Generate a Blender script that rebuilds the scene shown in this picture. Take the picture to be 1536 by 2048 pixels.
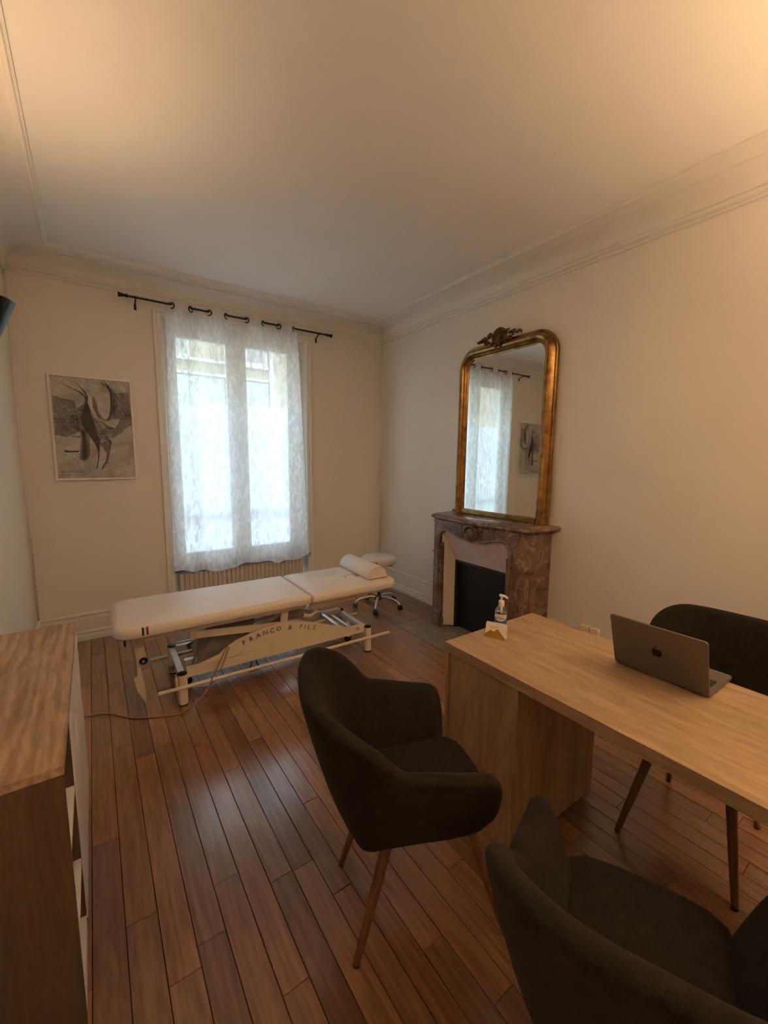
import bpy, bmesh, math, random
from mathutils import Vector, Matrix
random.seed(7)
PI = math.pi
sc = bpy.context.scene
for o in list(bpy.data.objects): bpy.data.objects.remove(o)
COL = sc.collection

# ------------------------------------------------------------------ camera
CAM = Vector((-2.9156, -4.2376, 1.55))
RX = Vector((0.8195, -0.5728, 0.0083)); FW = Vector((0.5693, 0.8123, -0.1263))
RX.normalize(); FW = (FW - RX*FW.dot(RX)).normalized(); UP = RX.cross(FW)
cd = bpy.data.cameras.new('camera'); cam = bpy.data.objects.new('camera', cd); COL.objects.link(cam)
cd.sensor_fit = 'HORIZONTAL'; cd.sensor_width = 36.0; cd.lens = 832.93/1536*36.0; cd.clip_start = 0.02
cam.matrix_world = Matrix(((RX.x, UP.x, -FW.x, CAM.x), (RX.y, UP.y, -FW.y, CAM.y), (RX.z, UP.z, -FW.z, CAM.z), (0, 0, 0, 1)))
sc.camera = cam

# ------------------------------------------------------------------ world, lights, exposure
w = bpy.data.worlds.new('overcast_sky'); sc.world = w; w.use_nodes = True
bg = w.node_tree.nodes['Background']; bg.inputs[0].default_value = (0.70, 0.85, 1.0, 1); bg.inputs[1].default_value = 2.55
pl = bpy.data.lights.new('window_portal', 'AREA'); pl.shape = 'RECTANGLE'; pl.size = 1.36; pl.size_y = 2.3
pl.cycles.is_portal = True
po = bpy.data.objects.new('window_portal', pl); COL.objects.link(po); po.location = (-1.66, 0.33, 1.64); po.rotation_euler = (-PI/2, 0, 0)
LAMP_A = 11.0      # wall uplighter on the left wall
LAMP_B = 145.0      # floor uplighter behind the desk
LAMP_COL = (1.0, 0.635, 0.34)
sc.view_settings.view_transform = 'Standard'; sc.view_settings.look = 'None'
sc.view_settings.exposure = 1.32; sc.view_settings.gamma = 1.0; sc.view_settings.use_curve_mapping = False
sc.cycles.use_denoising = True
sc.cycles.max_bounces = 8; sc.cycles.diffuse_bounces = 5; sc.cycles.glossy_bounces = 3; sc.cycles.transmission_bounces = 6; sc.cycles.transparent_max_bounces = 12
sc.cycles.use_adaptive_sampling = True; sc.cycles.adaptive_threshold = 0.1; sc.cycles.adaptive_min_samples = 16
sc.cycles.sample_clamp_indirect = 4.0

# ------------------------------------------------------------------ materials
MATS = {}
def nmat(name):
    m = bpy.data.materials.new(name); m.use_nodes = True
    nt = m.node_tree; b = nt.nodes['Principled BSDF']; MATS[name] = m
    return m, nt, b
def lk(nt, a, b): nt.links.new(a, b)
def coords(nt, scale=(1, 1, 1), kind='Object', rot=(0, 0, 0)):
    tc = nt.nodes.new('ShaderNodeTexCoord'); mp = nt.nodes.new('ShaderNodeMapping')
    mp.inputs['Scale'].default_value = scale; mp.inputs['Rotation'].default_value = rot
    lk(nt, tc.outputs[kind], mp.inputs['Vector']); return mp.outputs['Vector']
def noise(nt, vec, scale=5, detail=4, rough=0.5, dist=0):
    n = nt.nodes.new('ShaderNodeTexNoise'); n.inputs['Scale'].default_value = scale; n.inputs['Detail'].default_value = detail
    n.inputs['Roughness'].default_value = rough; n.inputs['Distortion'].default_value = dist
    lk(nt, vec, n.inputs['Vector']); return n.outputs['Fac']
def ramp(nt, fac, stops):
    r = nt.nodes.new('ShaderNodeValToRGB'); e = r.color_ramp.elements
    while len(e) < len(stops): e.new(0.5)
    for i, (p, c) in enumerate(stops): e[i].position = p; e[i].color = (*c, 1) if len(c) == 3 else c
    lk(nt, fac, r.inputs[0]); return r.outputs[0]
def mixc(nt, a, b, fac=0.5, mode='MIX'):
    m = nt.nodes.new('ShaderNodeMix'); m.data_type = 'RGBA'; m.blend_type = mode
    if isinstance(fac, (int, float)): m.inputs[0].default_value = fac
    else: lk(nt, fac, m.inputs[0])
    for v, i in ((a, 6), (b, 7)):
        if isinstance(v, tuple): m.inputs[i].default_value = (*v, 1)
        else: lk(nt, v, m.inputs[i])
    return m.outputs[2]
def bump(nt, b, h, strength=0.1, dist=0.01):
    n = nt.nodes.new('ShaderNodeBump'); n.inputs['Strength'].default_value = strength; n.inputs['Distance'].default_value = dist
    lk(nt, h, n.inputs['Height']); lk(nt, n.outputs[0], b.inputs['Normal'])
def plain(name, col, rough=0.5, metal=0.0, spec=0.5, var=0.06, nscale=12, bmp=0.0):
    m, nt, b = nmat(name)
    v = coords(nt); f = noise(nt, v, nscale, 3)
    lk(nt, ramp(nt, f, [(0.3, tuple(c*(1-var) for c in col)), (0.7, tuple(min(1, c*(1+var)) for c in col))]), b.inputs['Base Color'])
    b.inputs['Roughness'].default_value = rough; b.inputs['Metallic'].default_value = metal
    b.inputs['Specular IOR Level'].default_value = spec
    if bmp: bump(nt, b, noise(nt, v, nscale*12, 2), bmp, 0.003)
    return m
def wood(name, cols, axis=1, scale=1.0, rough=0.45, stretch=14, rnd=False, bmp=0.05, rings=0.0, kind='Object'):
    m, nt, b = nmat(name)
    s = [stretch]*3; s[axis] = 1.0
    v = coords(nt, tuple(k*scale for k in s), kind)
    if rnd:
        oi = nt.nodes.new('ShaderNodeObjectInfo'); mu = nt.nodes.new('ShaderNodeMath'); mu.operation = 'MULTIPLY'; mu.inputs[1].default_value = 37.0
        lk(nt, oi.outputs['Random'], mu.inputs[0])
        ad = nt.nodes.new('ShaderNodeVectorMath'); ad.operation = 'ADD'; lk(nt, v, ad.inputs[0]); lk(nt, mu.outputs[0], ad.inputs[1]); v = ad.outputs[0]
    f1 = noise(nt, v, 1.6, 6, 0.6, 1.2); f2 = noise(nt, v, 9, 4, 0.65, 0.3)
    c = ramp(nt, f1, [(0.30, cols[0]), (0.52, cols[1]), (0.72, cols[2])])
    fine = ramp(nt, f2, [(0.35, (0.72, 0.70, 0.68)), (0.6, (1, 1, 1))])
    c = mixc(nt, c, fine, 0.75, 'MULTIPLY')
    if rings:
        wv = nt.nodes.new('ShaderNodeTexWave'); wv.wave_type = 'BANDS'; wv.bands_direction = 'X' if axis != 0 else 'Y'
        wv.inputs['Scale'].default_value = 0.8; wv.inputs['Distortion'].default_value = 9; wv.inputs['Detail'].default_value = 3
        lk(nt, v, wv.inputs['Vector'])
        c = mixc(nt, c, ramp(nt, wv.outputs['Fac'], [(0.2, (0.7, 0.66, 0.62)), (0.7, (1, 1, 1))]), rings, 'MULTIPLY')
    if rnd:
        hv = ramp(nt, oi.outputs['Random'], [(0.0, (0.62, 0.55, 0.50)), (0.25, (0.88, 0.84, 0.80)), (0.5, (1.0, 0.95, 0.86)), (0.75, (0.92, 0.80, 0.72)), (0.93, (1.15, 1.02, 0.82)), (1.0, (1.5, 1.25, 0.8))])
        c = mixc(nt, c, hv, 1.0, 'MULTIPLY')
    lk(nt, c, b.inputs['Base Color']); b.inputs['Roughness'].default_value = rough
    if bmp: bump(nt, b, f2, bmp, 0.004)
    return m

def wall_mat(name, col, rough=0.40):
    m, nt, b = nmat(name); v = coords(nt)
    lk(nt, ramp(nt, noise(nt, v, 2.2, 3), [(0.3, tuple(c*0.97 for c in col)), (0.7, col)]), b.inputs['Base Color'])
    b.inputs['Roughness'].default_value = rough; b.inputs['Specular IOR Level'].default_value = 0.45
    bump(nt, b, noise(nt, v, 160, 2), 0.06, 0.002)
    return m
wall_mat('wall_paint', (0.87, 0.832, 0.762), 0.25)
wall_mat('rear_paint', (0.30, 0.25, 0.20), 0.5)  # unseen wall, dark tone chosen so less light bounces onto the foreground
wall_mat('ceiling_paint', (0.89, 0.875, 0.84), 0.7)
wall_mat('trim_paint', (0.87, 0.84, 0.78), 0.38)
plain('window_white', (0.88, 0.88, 0.86), 0.4)
wood('parquet', [(0.225, 0.115, 0.060), (0.335, 0.182, 0.099), (0.42, 0.242, 0.137)], axis=1, scale=1.3, rough=0.30, stretch=12, rnd=True, bmp=0.03, rings=0.35)
_b = MATS['parquet'].node_tree.nodes['Principled BSDF']; _b.inputs['Coat Weight'].default_value = 0.9; _b.inputs['Coat Roughness'].default_value = 0.16; _b.inputs['Specular IOR Level'].default_value = 0.55
plain('subfloor', (0.018, 0.010, 0.006), 0.9)
wood('oak_desk', [(0.35, 0.23, 0.13), (0.45, 0.305, 0.18), (0.54, 0.38, 0.235)], axis=1, scale=1.0, rough=0.42, stretch=9, bmp=0.03)
wood('oak_desk_upright', [(0.35, 0.23, 0.13), (0.45, 0.305, 0.18), (0.54, 0.38, 0.235)], axis=2, scale=1.0, rough=0.45, stretch=7, bmp=0.03)
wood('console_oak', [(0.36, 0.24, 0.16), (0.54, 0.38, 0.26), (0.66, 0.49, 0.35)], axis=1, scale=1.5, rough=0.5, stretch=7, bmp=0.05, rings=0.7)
wood('console_oak_shaded', [(0.085, 0.052, 0.032), (0.12, 0.075, 0.047), (0.15, 0.098, 0.062)], axis=2, scale=1.2, rough=0.55, stretch=9, bmp=0.05)  # same oak as the top, with the uprights' shade put into the colour
plain('console_white', (0.80, 0.78, 0.74), 0.35)
wood('chair_leg_wood', [(0.13, 0.055, 0.024), (0.19, 0.085, 0.038), (0.24, 0.11, 0.05)], axis=2, scale=3, rough=0.4, stretch=9)
plain('cream_vinyl', (0.80, 0.725, 0.665), 0.42, var=0.02, bmp=0.04)
plain('cream_metal', (0.74, 0.66, 0.54), 0.38, var=0.02)
plain('silver_metal', (0.72, 0.74, 0.76), 0.32, 0.55, var=0.02)
plain('grey_cover', (0.22, 0.20, 0.18), 0.55)
plain('chrome', (0.80, 0.80, 0.80), 0.10, 1.0, var=0.01)
plain('black_plastic', (0.012, 0.012, 0.013), 0.4)
plain('black_metal', (0.014, 0.012, 0.011), 0.42, 0.2)
plain('letter_ink', (0.10, 0.085, 0.06), 0.5)
plain('tag_blue', (0.02, 0.03, 0.12), 0.6); plain('tag_white', (0.8, 0.78, 0.74), 0.6); plain('tag_red', (0.30, 0.02, 0.02), 0.6)
plain('cable_grey', (0.34, 0.22, 0.15), 0.55)
plain('radiator_paint', (0.70, 0.62, 0.53), 0.45)
plain('sill_brown', (0.10, 0.065, 0.045), 0.45)
plain('firebox_black', (0.006, 0.006, 0.0065), 0.6)
plain('iron_dark', (0.045, 0.035, 0.028), 0.5, 0.3)
plain('panel_cream', (0.74, 0.66, 0.55), 0.5); plain('panel_pink', (0.72, 0.60, 0.56), 0.5)
plain('white_plastic', (0.82, 0.79, 0.72), 0.4)
plain('card_gold', (0.36, 0.19, 0.03), 0.45); plain('card_white', (0.80, 0.74, 0.68), 0.6); plain('card_grey', (0.52, 0.46, 0.42), 0.6)
plain('label_blue', (0.02, 0.16, 0.36), 0.4); plain('label_red', (0.42, 0.10, 0.10), 0.5)
plain('laptop_grey', (0.20, 0.18, 0.165), 0.42, 0.7); plain('laptop_mark', (0.02, 0.017, 0.015), 0.25, 0.3); plain('screen_black', (0.01, 0.01, 0.012), 0.12)
plain('outlet_cream', (0.90, 0.78, 0.60), 0.4)
plain('door_white', (0.76, 0.72, 0.64), 0.4)

# dark woven upholstery
m, nt, b = nmat('upholstery'); v = coords(nt)
wv = noise(nt, coords(nt, (1, 1, 1)), 320, 2); f = noise(nt, v, 30, 3)
lk(nt, mixc(nt, ramp(nt, f, [(0.3, (0.016, 0.0124, 0.0106)), (0.7, (0.026, 0.0204, 0.0172))]), ramp(nt, wv, [(0.35, (0.6, 0.6, 0.6)), (0.65, (1.15, 1.15, 1.15))]), 0.8, 'MULTIPLY'), b.inputs['Base Color'])
b.inputs['Roughness'].default_value = 0.92; b.inputs['Sheen Weight'].default_value = 0.05; b.inputs['Sheen Roughness'].default_value = 0.5
b.inputs['Sheen Tint'].default_value = (0.7, 0.55, 0.42, 1); b.inputs['Specular IOR Level'].default_value = 0.15
bump(nt, b, wv, 0.35, 0.002)

# veined marble
def marble(name, dark, mid, vein, sc_=1.0, rough=0.22):
    m, nt, b = nmat(name); v = coords(nt)
    n1 = noise(nt, v, 9*sc_, 6, 0.65, 1.5)
    base = ramp(nt, n1, [(0.32, dark), (0.55, mid), (0.75, tuple(c*1.35 for c in mid))])
    n2 = noise(nt, v, 5*sc_, 7, 0.6, 2.2)
    vm = ramp(nt, n2, [(0.474, (0, 0, 0)), (0.498, (1, 1, 1)), (0.522, (0, 0, 0))])
    n3 = noise(nt, v, 14*sc_, 4, 0.6, 1.0)
    pm = ramp(nt, n3, [(0.60, (0, 0, 0)), (0.70, (0.7, 0.7, 0.7))])
    bw = nt.nodes.new('ShaderNodeMath'); bw.operation = 'MAXIMUM'; lk(nt, vm, bw.inputs[0]); lk(nt, pm, bw.inputs[1])
    lk(nt, mixc(nt, base, vein, bw.outputs[0]), b.inputs['Base Color']); b.inputs['Roughness'].default_value = rough
    return m
marble('marble_red', (0.10, 0.055, 0.040), (0.19, 0.115, 0.088), (0.34, 0.25, 0.20), 0.7)
marble('marble_hearth', (0.14, 0.12, 0.10), (0.22, 0.19, 0.165), (0.30, 0.26, 0.23), 1.2, 0.4)

# old gold leaf
m, nt, b = nmat('gold_leaf'); v = coords(nt)
f = noise(nt, v, 14, 5, 0.6)
lk(nt, ramp(nt, f, [(0.28, (0.13, 0.065, 0.022)), (0.45, (0.30, 0.17, 0.058)), (0.7, (0.50, 0.31, 0.12))]), b.inputs['Base Color'])
b.inputs['Metallic'].default_value = 0.9; b.inputs['Roughness'].default_value = 0.27; bump(nt, b, noise(nt, v, 60, 3), 0.08, 0.003)
m, nt, b = nmat('gold_carved'); v = coords(nt)
lk(nt, ramp(nt, noise(nt, v, 40, 4), [(0.3, (0.06, 0.03, 0.010)), (0.7, (0.25, 0.13, 0.04))]), b.inputs['Base Color'])
b.inputs['Metallic'].default_value = 0.6; b.inputs['Roughness'].default_value = 0.45
m, nt, b = nmat('mirror_silver'); b.inputs['Metallic'].default_value = 1.0; b.inputs['Roughness'].default_value = 0.015
lk(nt, ramp(nt, noise(nt, coords(nt), 3, 2), [(0.3, (0.80, 0.82, 0.80)), (0.7, (0.83, 0.85, 0.83))]), b.inputs['Base Color'])

def see_through(name, tint, amount, body, rough=0.05, translucent=False):
    m, nt, b = nmat(name); nt.nodes.remove(b); out = nt.nodes['Material Output']
    t = nt.nodes.new('ShaderNodeBsdfTransparent'); t.inputs[0].default_value = (*tint, 1)
    if translucent: s = nt.nodes.new('ShaderNodeBsdfTranslucent'); s.inputs[0].default_value = (*body, 1)
    else: s = nt.nodes.new('ShaderNodeBsdfGlossy'); s.inputs[0].default_value = (*body, 1); s.inputs['Roughness'].default_value = rough
    mx = nt.nodes.new('ShaderNodeMixShader'); mx.inputs[0].default_value = 1-amount
    lk(nt, t.outputs[0], mx.inputs[1]); lk(nt, s.outputs[0], mx.inputs[2]); lk(nt, mx.outputs[0], out.inputs[0])
    return m, nt, mx
see_through('clear_glass', (0.96, 0.98, 0.97), 0.92, (0.9, 0.9, 0.9), 0.02)
see_through('bottle_plastic', (0.90, 0.93, 0.93), 0.75, (0.9, 0.9, 0.9), 0.08)
see_through('gel', (0.80, 0.84, 0.84), 0.5, (0.8, 0.8, 0.8), 0.15)
m, nt, mx = see_through('frosted_film', (0.90, 0.96, 1.0), 0.30, (0.90, 0.96, 1.0), translucent=True)

# sheer leaf-patterned voile
m, nt, b = nmat('voile'); nt.nodes.remove(b); out = nt.nodes['Material Output']
t = nt.nodes.new('ShaderNodeBsdfTransparent'); tl = nt.nodes.new('ShaderNodeBsdfTranslucent'); df = nt.nodes.new('ShaderNodeBsdfDiffuse')
tl.inputs[0].default_value = (0.93, 0.93, 0.92, 1); df.inputs[0].default_value = (0.86, 0.84, 0.80, 1)
a = nt.nodes.new('ShaderNodeMixShader'); a.inputs[0].default_value = 0.42; lk(nt, tl.outputs[0], a.inputs[1]); lk(nt, df.outputs[0], a.inputs[2])
v = coords(nt, (1, 1, 0.30)); v2 = coords(nt, (1.0, 1.0, 0.34), rot=(0, 0.28, 0))
leaf = noise(nt, v2, 36, 1.0, 0.5, 0.8); leaf2 = noise(nt, v, 90, 2, 0.5, 0.5)
lm = ramp(nt, leaf, [(0.49, (0.66, 0.66, 0.66)), (0.58, (0.86, 0.86, 0.86))]); l2 = ramp(nt, leaf2, [(0.4, (0.94, 0.94, 0.94)), (0.7, (1.06, 1.06, 1.06))])
fm = mixc(nt, lm, l2, 1.0, 'MULTIPLY')
mx = nt.nodes.new('ShaderNodeMixShader'); lk(nt, fm, mx.inputs[0]); lk(nt, t.outputs[0], mx.inputs[1]); lk(nt, a.outputs[0], mx.inputs[2]); lk(nt, mx.outputs[0], out.inputs[0])
m, nt, b = nmat('voile_hem'); nt.nodes.remove(b); out = nt.nodes['Material Output']
t = nt.nodes.new('ShaderNodeBsdfTransparent'); tl = nt.nodes.new('ShaderNodeBsdfTranslucent'); df = nt.nodes.new('ShaderNodeBsdfDiffuse')
tl.inputs[0].default_value = (0.9, 0.86, 0.8, 1); df.inputs[0].default_value = (0.84, 0.78, 0.68, 1)
a = nt.nodes.new('ShaderNodeMixShader'); a.inputs[0].default_value = 0.6; lk(nt, tl.outputs[0], a.inputs[1]); lk(nt, df.outputs[0], a.inputs[2])
mx = nt.nodes.new('ShaderNodeMixShader'); lk(nt, ramp(nt, noise(nt, coords(nt), 200, 1), [(0.3, (0.86,)*3), (0.7, (0.96,)*3)]), mx.inputs[0])
lk(nt, t.outputs[0], mx.inputs[1]); lk(nt, a.outputs[0], mx.inputs[2]); lk(nt, mx.outputs[0], out.inputs[0])

# poster print: pencil texture
m, nt, b = nmat('print_paper'); v = coords(nt)
n1 = noise(nt, v, 6, 4, 0.6, 0.6); n2 = noise(nt, v, 22, 6, 0.75, 4.0)
c = ramp(nt, n1, [(0.3, (0.40, 0.37, 0.35)), (0.6, (0.70, 0.67, 0.63))])
lines = ramp(nt, n2, [(0.44, (1, 1, 1)), (0.495, (0.48, 0.46, 0.45)), (0.55, (1, 1, 1))])
lk(nt, mixc(nt, c, lines, 0.9, 'MULTIPLY'), b.inputs['Base Color']); b.inputs['Roughness'].default_value = 0.35
m, nt, b = nmat('ink_soft'); out = nt.nodes['Material Output']; b.inputs['Base Color'].default_value = (0.07, 0.062, 0.058, 1); b.inputs['Roughness'].default_value = 0.5
t = nt.nodes.new('ShaderNodeBsdfTransparent'); mx = nt.nodes.new('ShaderNodeMixShader')
lk(nt, ramp(nt, noise(nt, coords(nt), 26, 6, 0.75, 2.0), [(0.42, (0.0,)*3), (0.80, (0.42,)*3)]), mx.inputs[0]); lk(nt, t.outputs[0], mx.inputs[1]); lk(nt, b.outputs[0], mx.inputs[2]); lk(nt, mx.outputs[0], out.inputs[0])
plain('ink_dark', (0.055, 0.048, 0.045), 0.4, var=0.45, nscale=40); plain('ink_grey', (0.24, 0.22, 0.205), 0.45, var=0.35, nscale=60)
plain('frame_white', (0.88, 0.85, 0.79), 0.35)
# outside
plain('facade_plaster', (0.42, 0.36, 0.26), 0.85, nscale=3, bmp=0.1); plain('facade_white', (0.62, 0.61, 0.57), 0.8)
plain('facade_green', (0.40, 0.50, 0.46), 0.7); plain('facade_glass', (0.34, 0.34, 0.32), 0.25); plain('street_grey', (0.40, 0.40, 0.40), 0.9)
M = MATS
em, nt, b = nmat('bulb_glow'); b.inputs['Emission Color'].default_value = (*LAMP_COL, 1); b.inputs['Emission Strength'].default_value = 6.0

# ------------------------------------------------------------------ mesh helpers
class MB:
    def __init__(s): s.v = []; s.f = []
    def add(s, vs, fs):
        n = len(s.v); s.v += [tuple(p) for p in vs]; s.f += [tuple(i+n for i in q) for q in fs]; return s
    def box(s, a, b):
        (x0, y0, z0), (x1, y1, z1) = [[min(a[i], b[i]) for i in range(3)], [max(a[i], b[i]) for i in range(3)]]
        return s.add([(x0, y0, z0), (x1, y0, z0), (x1, y1, z0), (x0, y1, z0), (x0, y0, z1), (x1, y0, z1), (x1, y1, z1), (x0, y1, z1)],
                     [(0, 3, 2, 1), (4, 5, 6, 7), (0, 1, 5, 4), (1, 2, 6, 5), (2, 3, 7, 6), (3, 0, 4, 7)])
    def tube(s, pts, r, n=10, cap=True, flat=None):
        pts = [Vector(p) for p in pts]; rs = r if isinstance(r, (list, tuple)) else [r]*len(pts)
        vs = []; fs = []; t0 = (pts[1]-pts[0]).normalized()
        ref = Vector((0, 0, 1)) if abs(t0.z) < 0.9 else Vector((1, 0, 0))
        nrm = (ref - t0*ref.dot(t0)).normalized()
        for i, p in enumerate(pts):
            t = (pts[min(i+1, len(pts)-1)] - pts[max(i-1, 0)]).normalized()
            nrm = (nrm - t*nrm.dot(t)).normalized(); bn = t.cross(nrm)
            for k in range(n):
                a = 2*PI*k/n; vs.append(p + (nrm*math.cos(a) + bn*math.sin(a))*rs[i])
        for i in range(len(pts)-1):
            for k in range(n):
                a = i*n+k; b = i*n+(k+1) % n; fs.append((a, b, b+n, a+n))
        if cap: fs += [tuple(reversed(range(n))), tuple((len(pts)-1)*n+k for k in range(n))]
        return s.add(vs, fs)
    def lathe(s, prof, c=(0, 0, 0), n=20, axis='z'):
        vs = []; fs = []
        for r, z in prof:
            for k in range(n):
                a = 2*PI*k/n; p = (r*math.cos(a), r*math.sin(a), z)
                if axis == 'x': p = (p[2], p[0], p[1])
                if axis == 'y': p = (p[0], p[2], p[1])
                vs.append((p[0]+c[0], p[1]+c[1], p[2]+c[2]))
        for i in range(len(prof)-1):
            for k in range(n):
                a = i*n+k; b = i*n+(k+1) % n; fs.append((a, b, b+n, a+n))
        fs += [tuple(reversed(range(n))), tuple((len(prof)-1)*n+k for k in range(n))]
        return s.add(vs, fs)
    def prism(s, poly, fn, d0, d1):       # poly 2-D, fn(u, v, d) -> 3-D
        n = len(poly); vs = [fn(u, v, d0) for u, v in poly] + [fn(u, v, d1) for u, v in poly]
        fs = [tuple(range(n)), tuple(reversed(range(n, 2*n)))] + [(i, i+n, (i+1) % n+n, (i+1) % n) for i in range(n)]
        return s.add(vs, fs)
    def torus(s, c, axis, R, r, n=20, m=8):
        ax = Vector(axis).normalized(); ref = Vector((0, 0, 1)) if abs(ax.z) < 0.9 else Vector((1, 0, 0))
        u = (ref - ax*ref.dot(ax)).normalized(); w_ = ax.cross(u); c = Vector(c); vs = []; fs = []
        for i in range(n):
            a = 2*PI*i/n; d = u*math.cos(a)+w_*math.sin(a)
            for j in range(m):
                q = 2*PI*j/m; vs.append(c + d*(R+r*math.cos(q)) + ax*(r*math.sin(q)))
        for i in range(n):
            for j in range(m):
                fs.append((i*m+j, ((i+1) % n)*m+j, ((i+1) % n)*m+(j+1) % m, i*m+(j+1) % m))
        return s.add(vs, fs)
    def ball(s, c, r, n=12, m=8, scl=(1, 1, 1)):
        return s.lathe([(max(1e-4, r*math.sin(PI*i/m)), -r*math.cos(PI*i/m)) for i in range(m+1)], (0, 0, 0), n) if False else s._ball(c, r, n, m, scl)
    def _ball(s, c, r, n, m, scl):
        vs = []; fs = []
        for i in range(m+1):
            a = PI*i/m; rr = max(1e-4, r*math.sin(a))
            for k in range(n):
                q = 2*PI*k/n; vs.append((c[0]+rr*math.cos(q)*scl[0], c[1]+rr*math.sin(q)*scl[1], c[2]-r*math.cos(a)*scl[2]))
        for i in range(m):
            for k in range(n):
                a = i*n+k; b = i*n+(k+1) % n; fs.append((a, b, b+n, a+n))
        return s.add(vs, fs)
    def build(s, name, mat, parent=None, smooth=False, bevel=0, seg=2, sub=0, angle=40):
        me = bpy.data.meshes.new(name); me.from_pydata(s.v, [], s.f); me.update()
        bm = bmesh.new(); bm.from_mesh(me); bmesh.ops.recalc_face_normals(bm, faces=bm.faces); bm.to_mesh(me); bm.free()
        me.materials.append(M[mat]); o = bpy.data.objects.new(name, me); COL.objects.link(o)
        if parent is not None: o.parent = parent
        if smooth:
            for p in me.polygons: p.use_smooth = True
            if smooth == 'auto': me.set_sharp_from_angle(angle=math.radians(angle))
        if bevel:
            md = o.modifiers.new('bevel', 'BEVEL'); md.width = bevel; md.segments = seg; md.limit_method = 'ANGLE'
            for p in me.polygons: p.use_smooth = True
            md.harden_normals = True
        if sub:
            md = o.modifiers.new('sub', 'SUBSURF'); md.levels = sub; md.render_levels = sub
        return o
def empty(name, loc=(0, 0, 0), rz=0):
    o = bpy.data.objects.new(name, None); COL.objects.link(o); o.location = loc; o.rotation_euler = (0, 0, rz); o.empty_display_size = 0.1; return o
def tag(o, label, cat, group=None):
    o['label'] = label; o['category'] = cat
    if group: o['group'] = group
    return o
def struct(o, label=None):
    o['kind'] = 'structure'
    if label: o['label'] = label
    return o
def box(name, a, b, mat, parent=None, bevel=0.0, seg=2): return MB().box(a, b).build(name, mat, parent, bevel=bevel, seg=seg)
def arc(c, r, a0, a1, n): return [(c[0]+r*math.cos(a0+(a1-a0)*i/n), c[1]+r*math.sin(a0+(a1-a0)*i/n)) for i in range(n+1)]
def rrect(x0, y0, x1, y1, r, n=6):
    return arc((x1-r, y0+r), r, -PI/2, 0, n)+arc((x1-r, y1-r), r, 0, PI/2, n)+arc((x0+r, y1-r), r, PI/2, PI, n)+arc((x0+r, y0+r), r, PI, 1.5*PI, n)
XZ = lambda u, v, d: (u, d, v)
YZ = lambda u, v, d: (d, u, v)
XY = lambda u, v, d: (u, v, d)

# ------------------------------------------------------------------ room shell
W = 3.351; YR = -6.6; ZC = 3.055; T = 0.3
WX0, WX1, WZ1 = -2.335, -0.985, 2.755        # window opening
mb = MB(); mb.box((-W-T, 0, -0.02), (WX0, 0.36, ZC+0.1)).box((WX1, 0, -0.02), (T, 0.36, ZC+0.1)).box((WX0, 0, WZ1), (WX1, 0.36, ZC+0.1)).box((WX0, 0.13, -0.02), (WX1, 0.36, 0.49))
struct(mb.build('wall_back', 'wall_paint'), 'cream back wall with the window opening')
struct(box('wall_right', (0, YR-T, -0.02), (T, 0, ZC+0.1), 'wall_paint'), 'cream right wall behind the mirror and desk')
struct(box('wall_left', (-W-T, YR-T, -0.02), (-W, 0, ZC+0.1), 'wall_paint'), 'cream left wall beside the sideboard')
struct(box('wall_rear', (-W, YR-T, -0.02), (0, YR, ZC+0.1), 'rear_paint'), 'unseen taupe rear wall behind the camera, toned dark to cut bounce light')
struct(box('ceiling', (-W, YR, ZC), (0, 0, ZC+0.1), 'ceiling_paint'), 'plain plaster ceiling with warm lamp glow')

prof = [(0, 2.895), (0.012, 2.895), (0.018, 2.903), (0.018, 2.909), (0.010, 2.915), (0.010, 2.922), (0.022, 2.925), (0.028, 2.934), (0.028, 2.942), (0.020, 2.948)]
prof += [(0.024+0.126*(1-math.cos(a)), 2.952+0.076*math.sin(a)) for a in [PI/2*i/8 for i in range(9)]]
prof += [(0.152, 3.028), (0.152, 3.034), (0.162, 3.036), (0.258, 3.038), (0.262, 3.028), (0.276, 3.028), (0.280, 3.040), (0.290, 3.044), (0.290, ZC+0.002)]
def trimrun(name, prof, axis, sgn, lab):
    a, b = {('y', 1): (lambda o: (-W+o, -o), lambda o: (-o, -o)), ('x', 1): (lambda o: (-o, -o), lambda o: (-o, YR+o)),
            ('x', -1): (lambda o: (-W+o, YR+o), lambda o: (-W+o, -o)), ('y', -1): (lambda o: (-o, YR+o), lambda o: (-W+o, YR+o))}[(axis, sgn)]
    vs = []; n = len(prof)
    for fn in (a, b):
        for o, z in prof: x, y = fn(o); vs.append((x, y, z))
    return struct(MB().add(vs, [(i, i+1, n+i+1, n+i) for i in range(n-1)]).build(name, 'trim_paint', smooth='auto', angle=28), lab)
for i, (ax, sg, nm) in enumerate((('y', 1, 'over the window wall'), ('x', 1, 'over the fireplace wall'), ('x', -1, 'over the left wall'), ('y', -1, 'over the rear wall'))):
    trimrun('trim_%d' % (i+1), prof, ax, sg, 'moulded plaster cornice '+nm)
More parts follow.
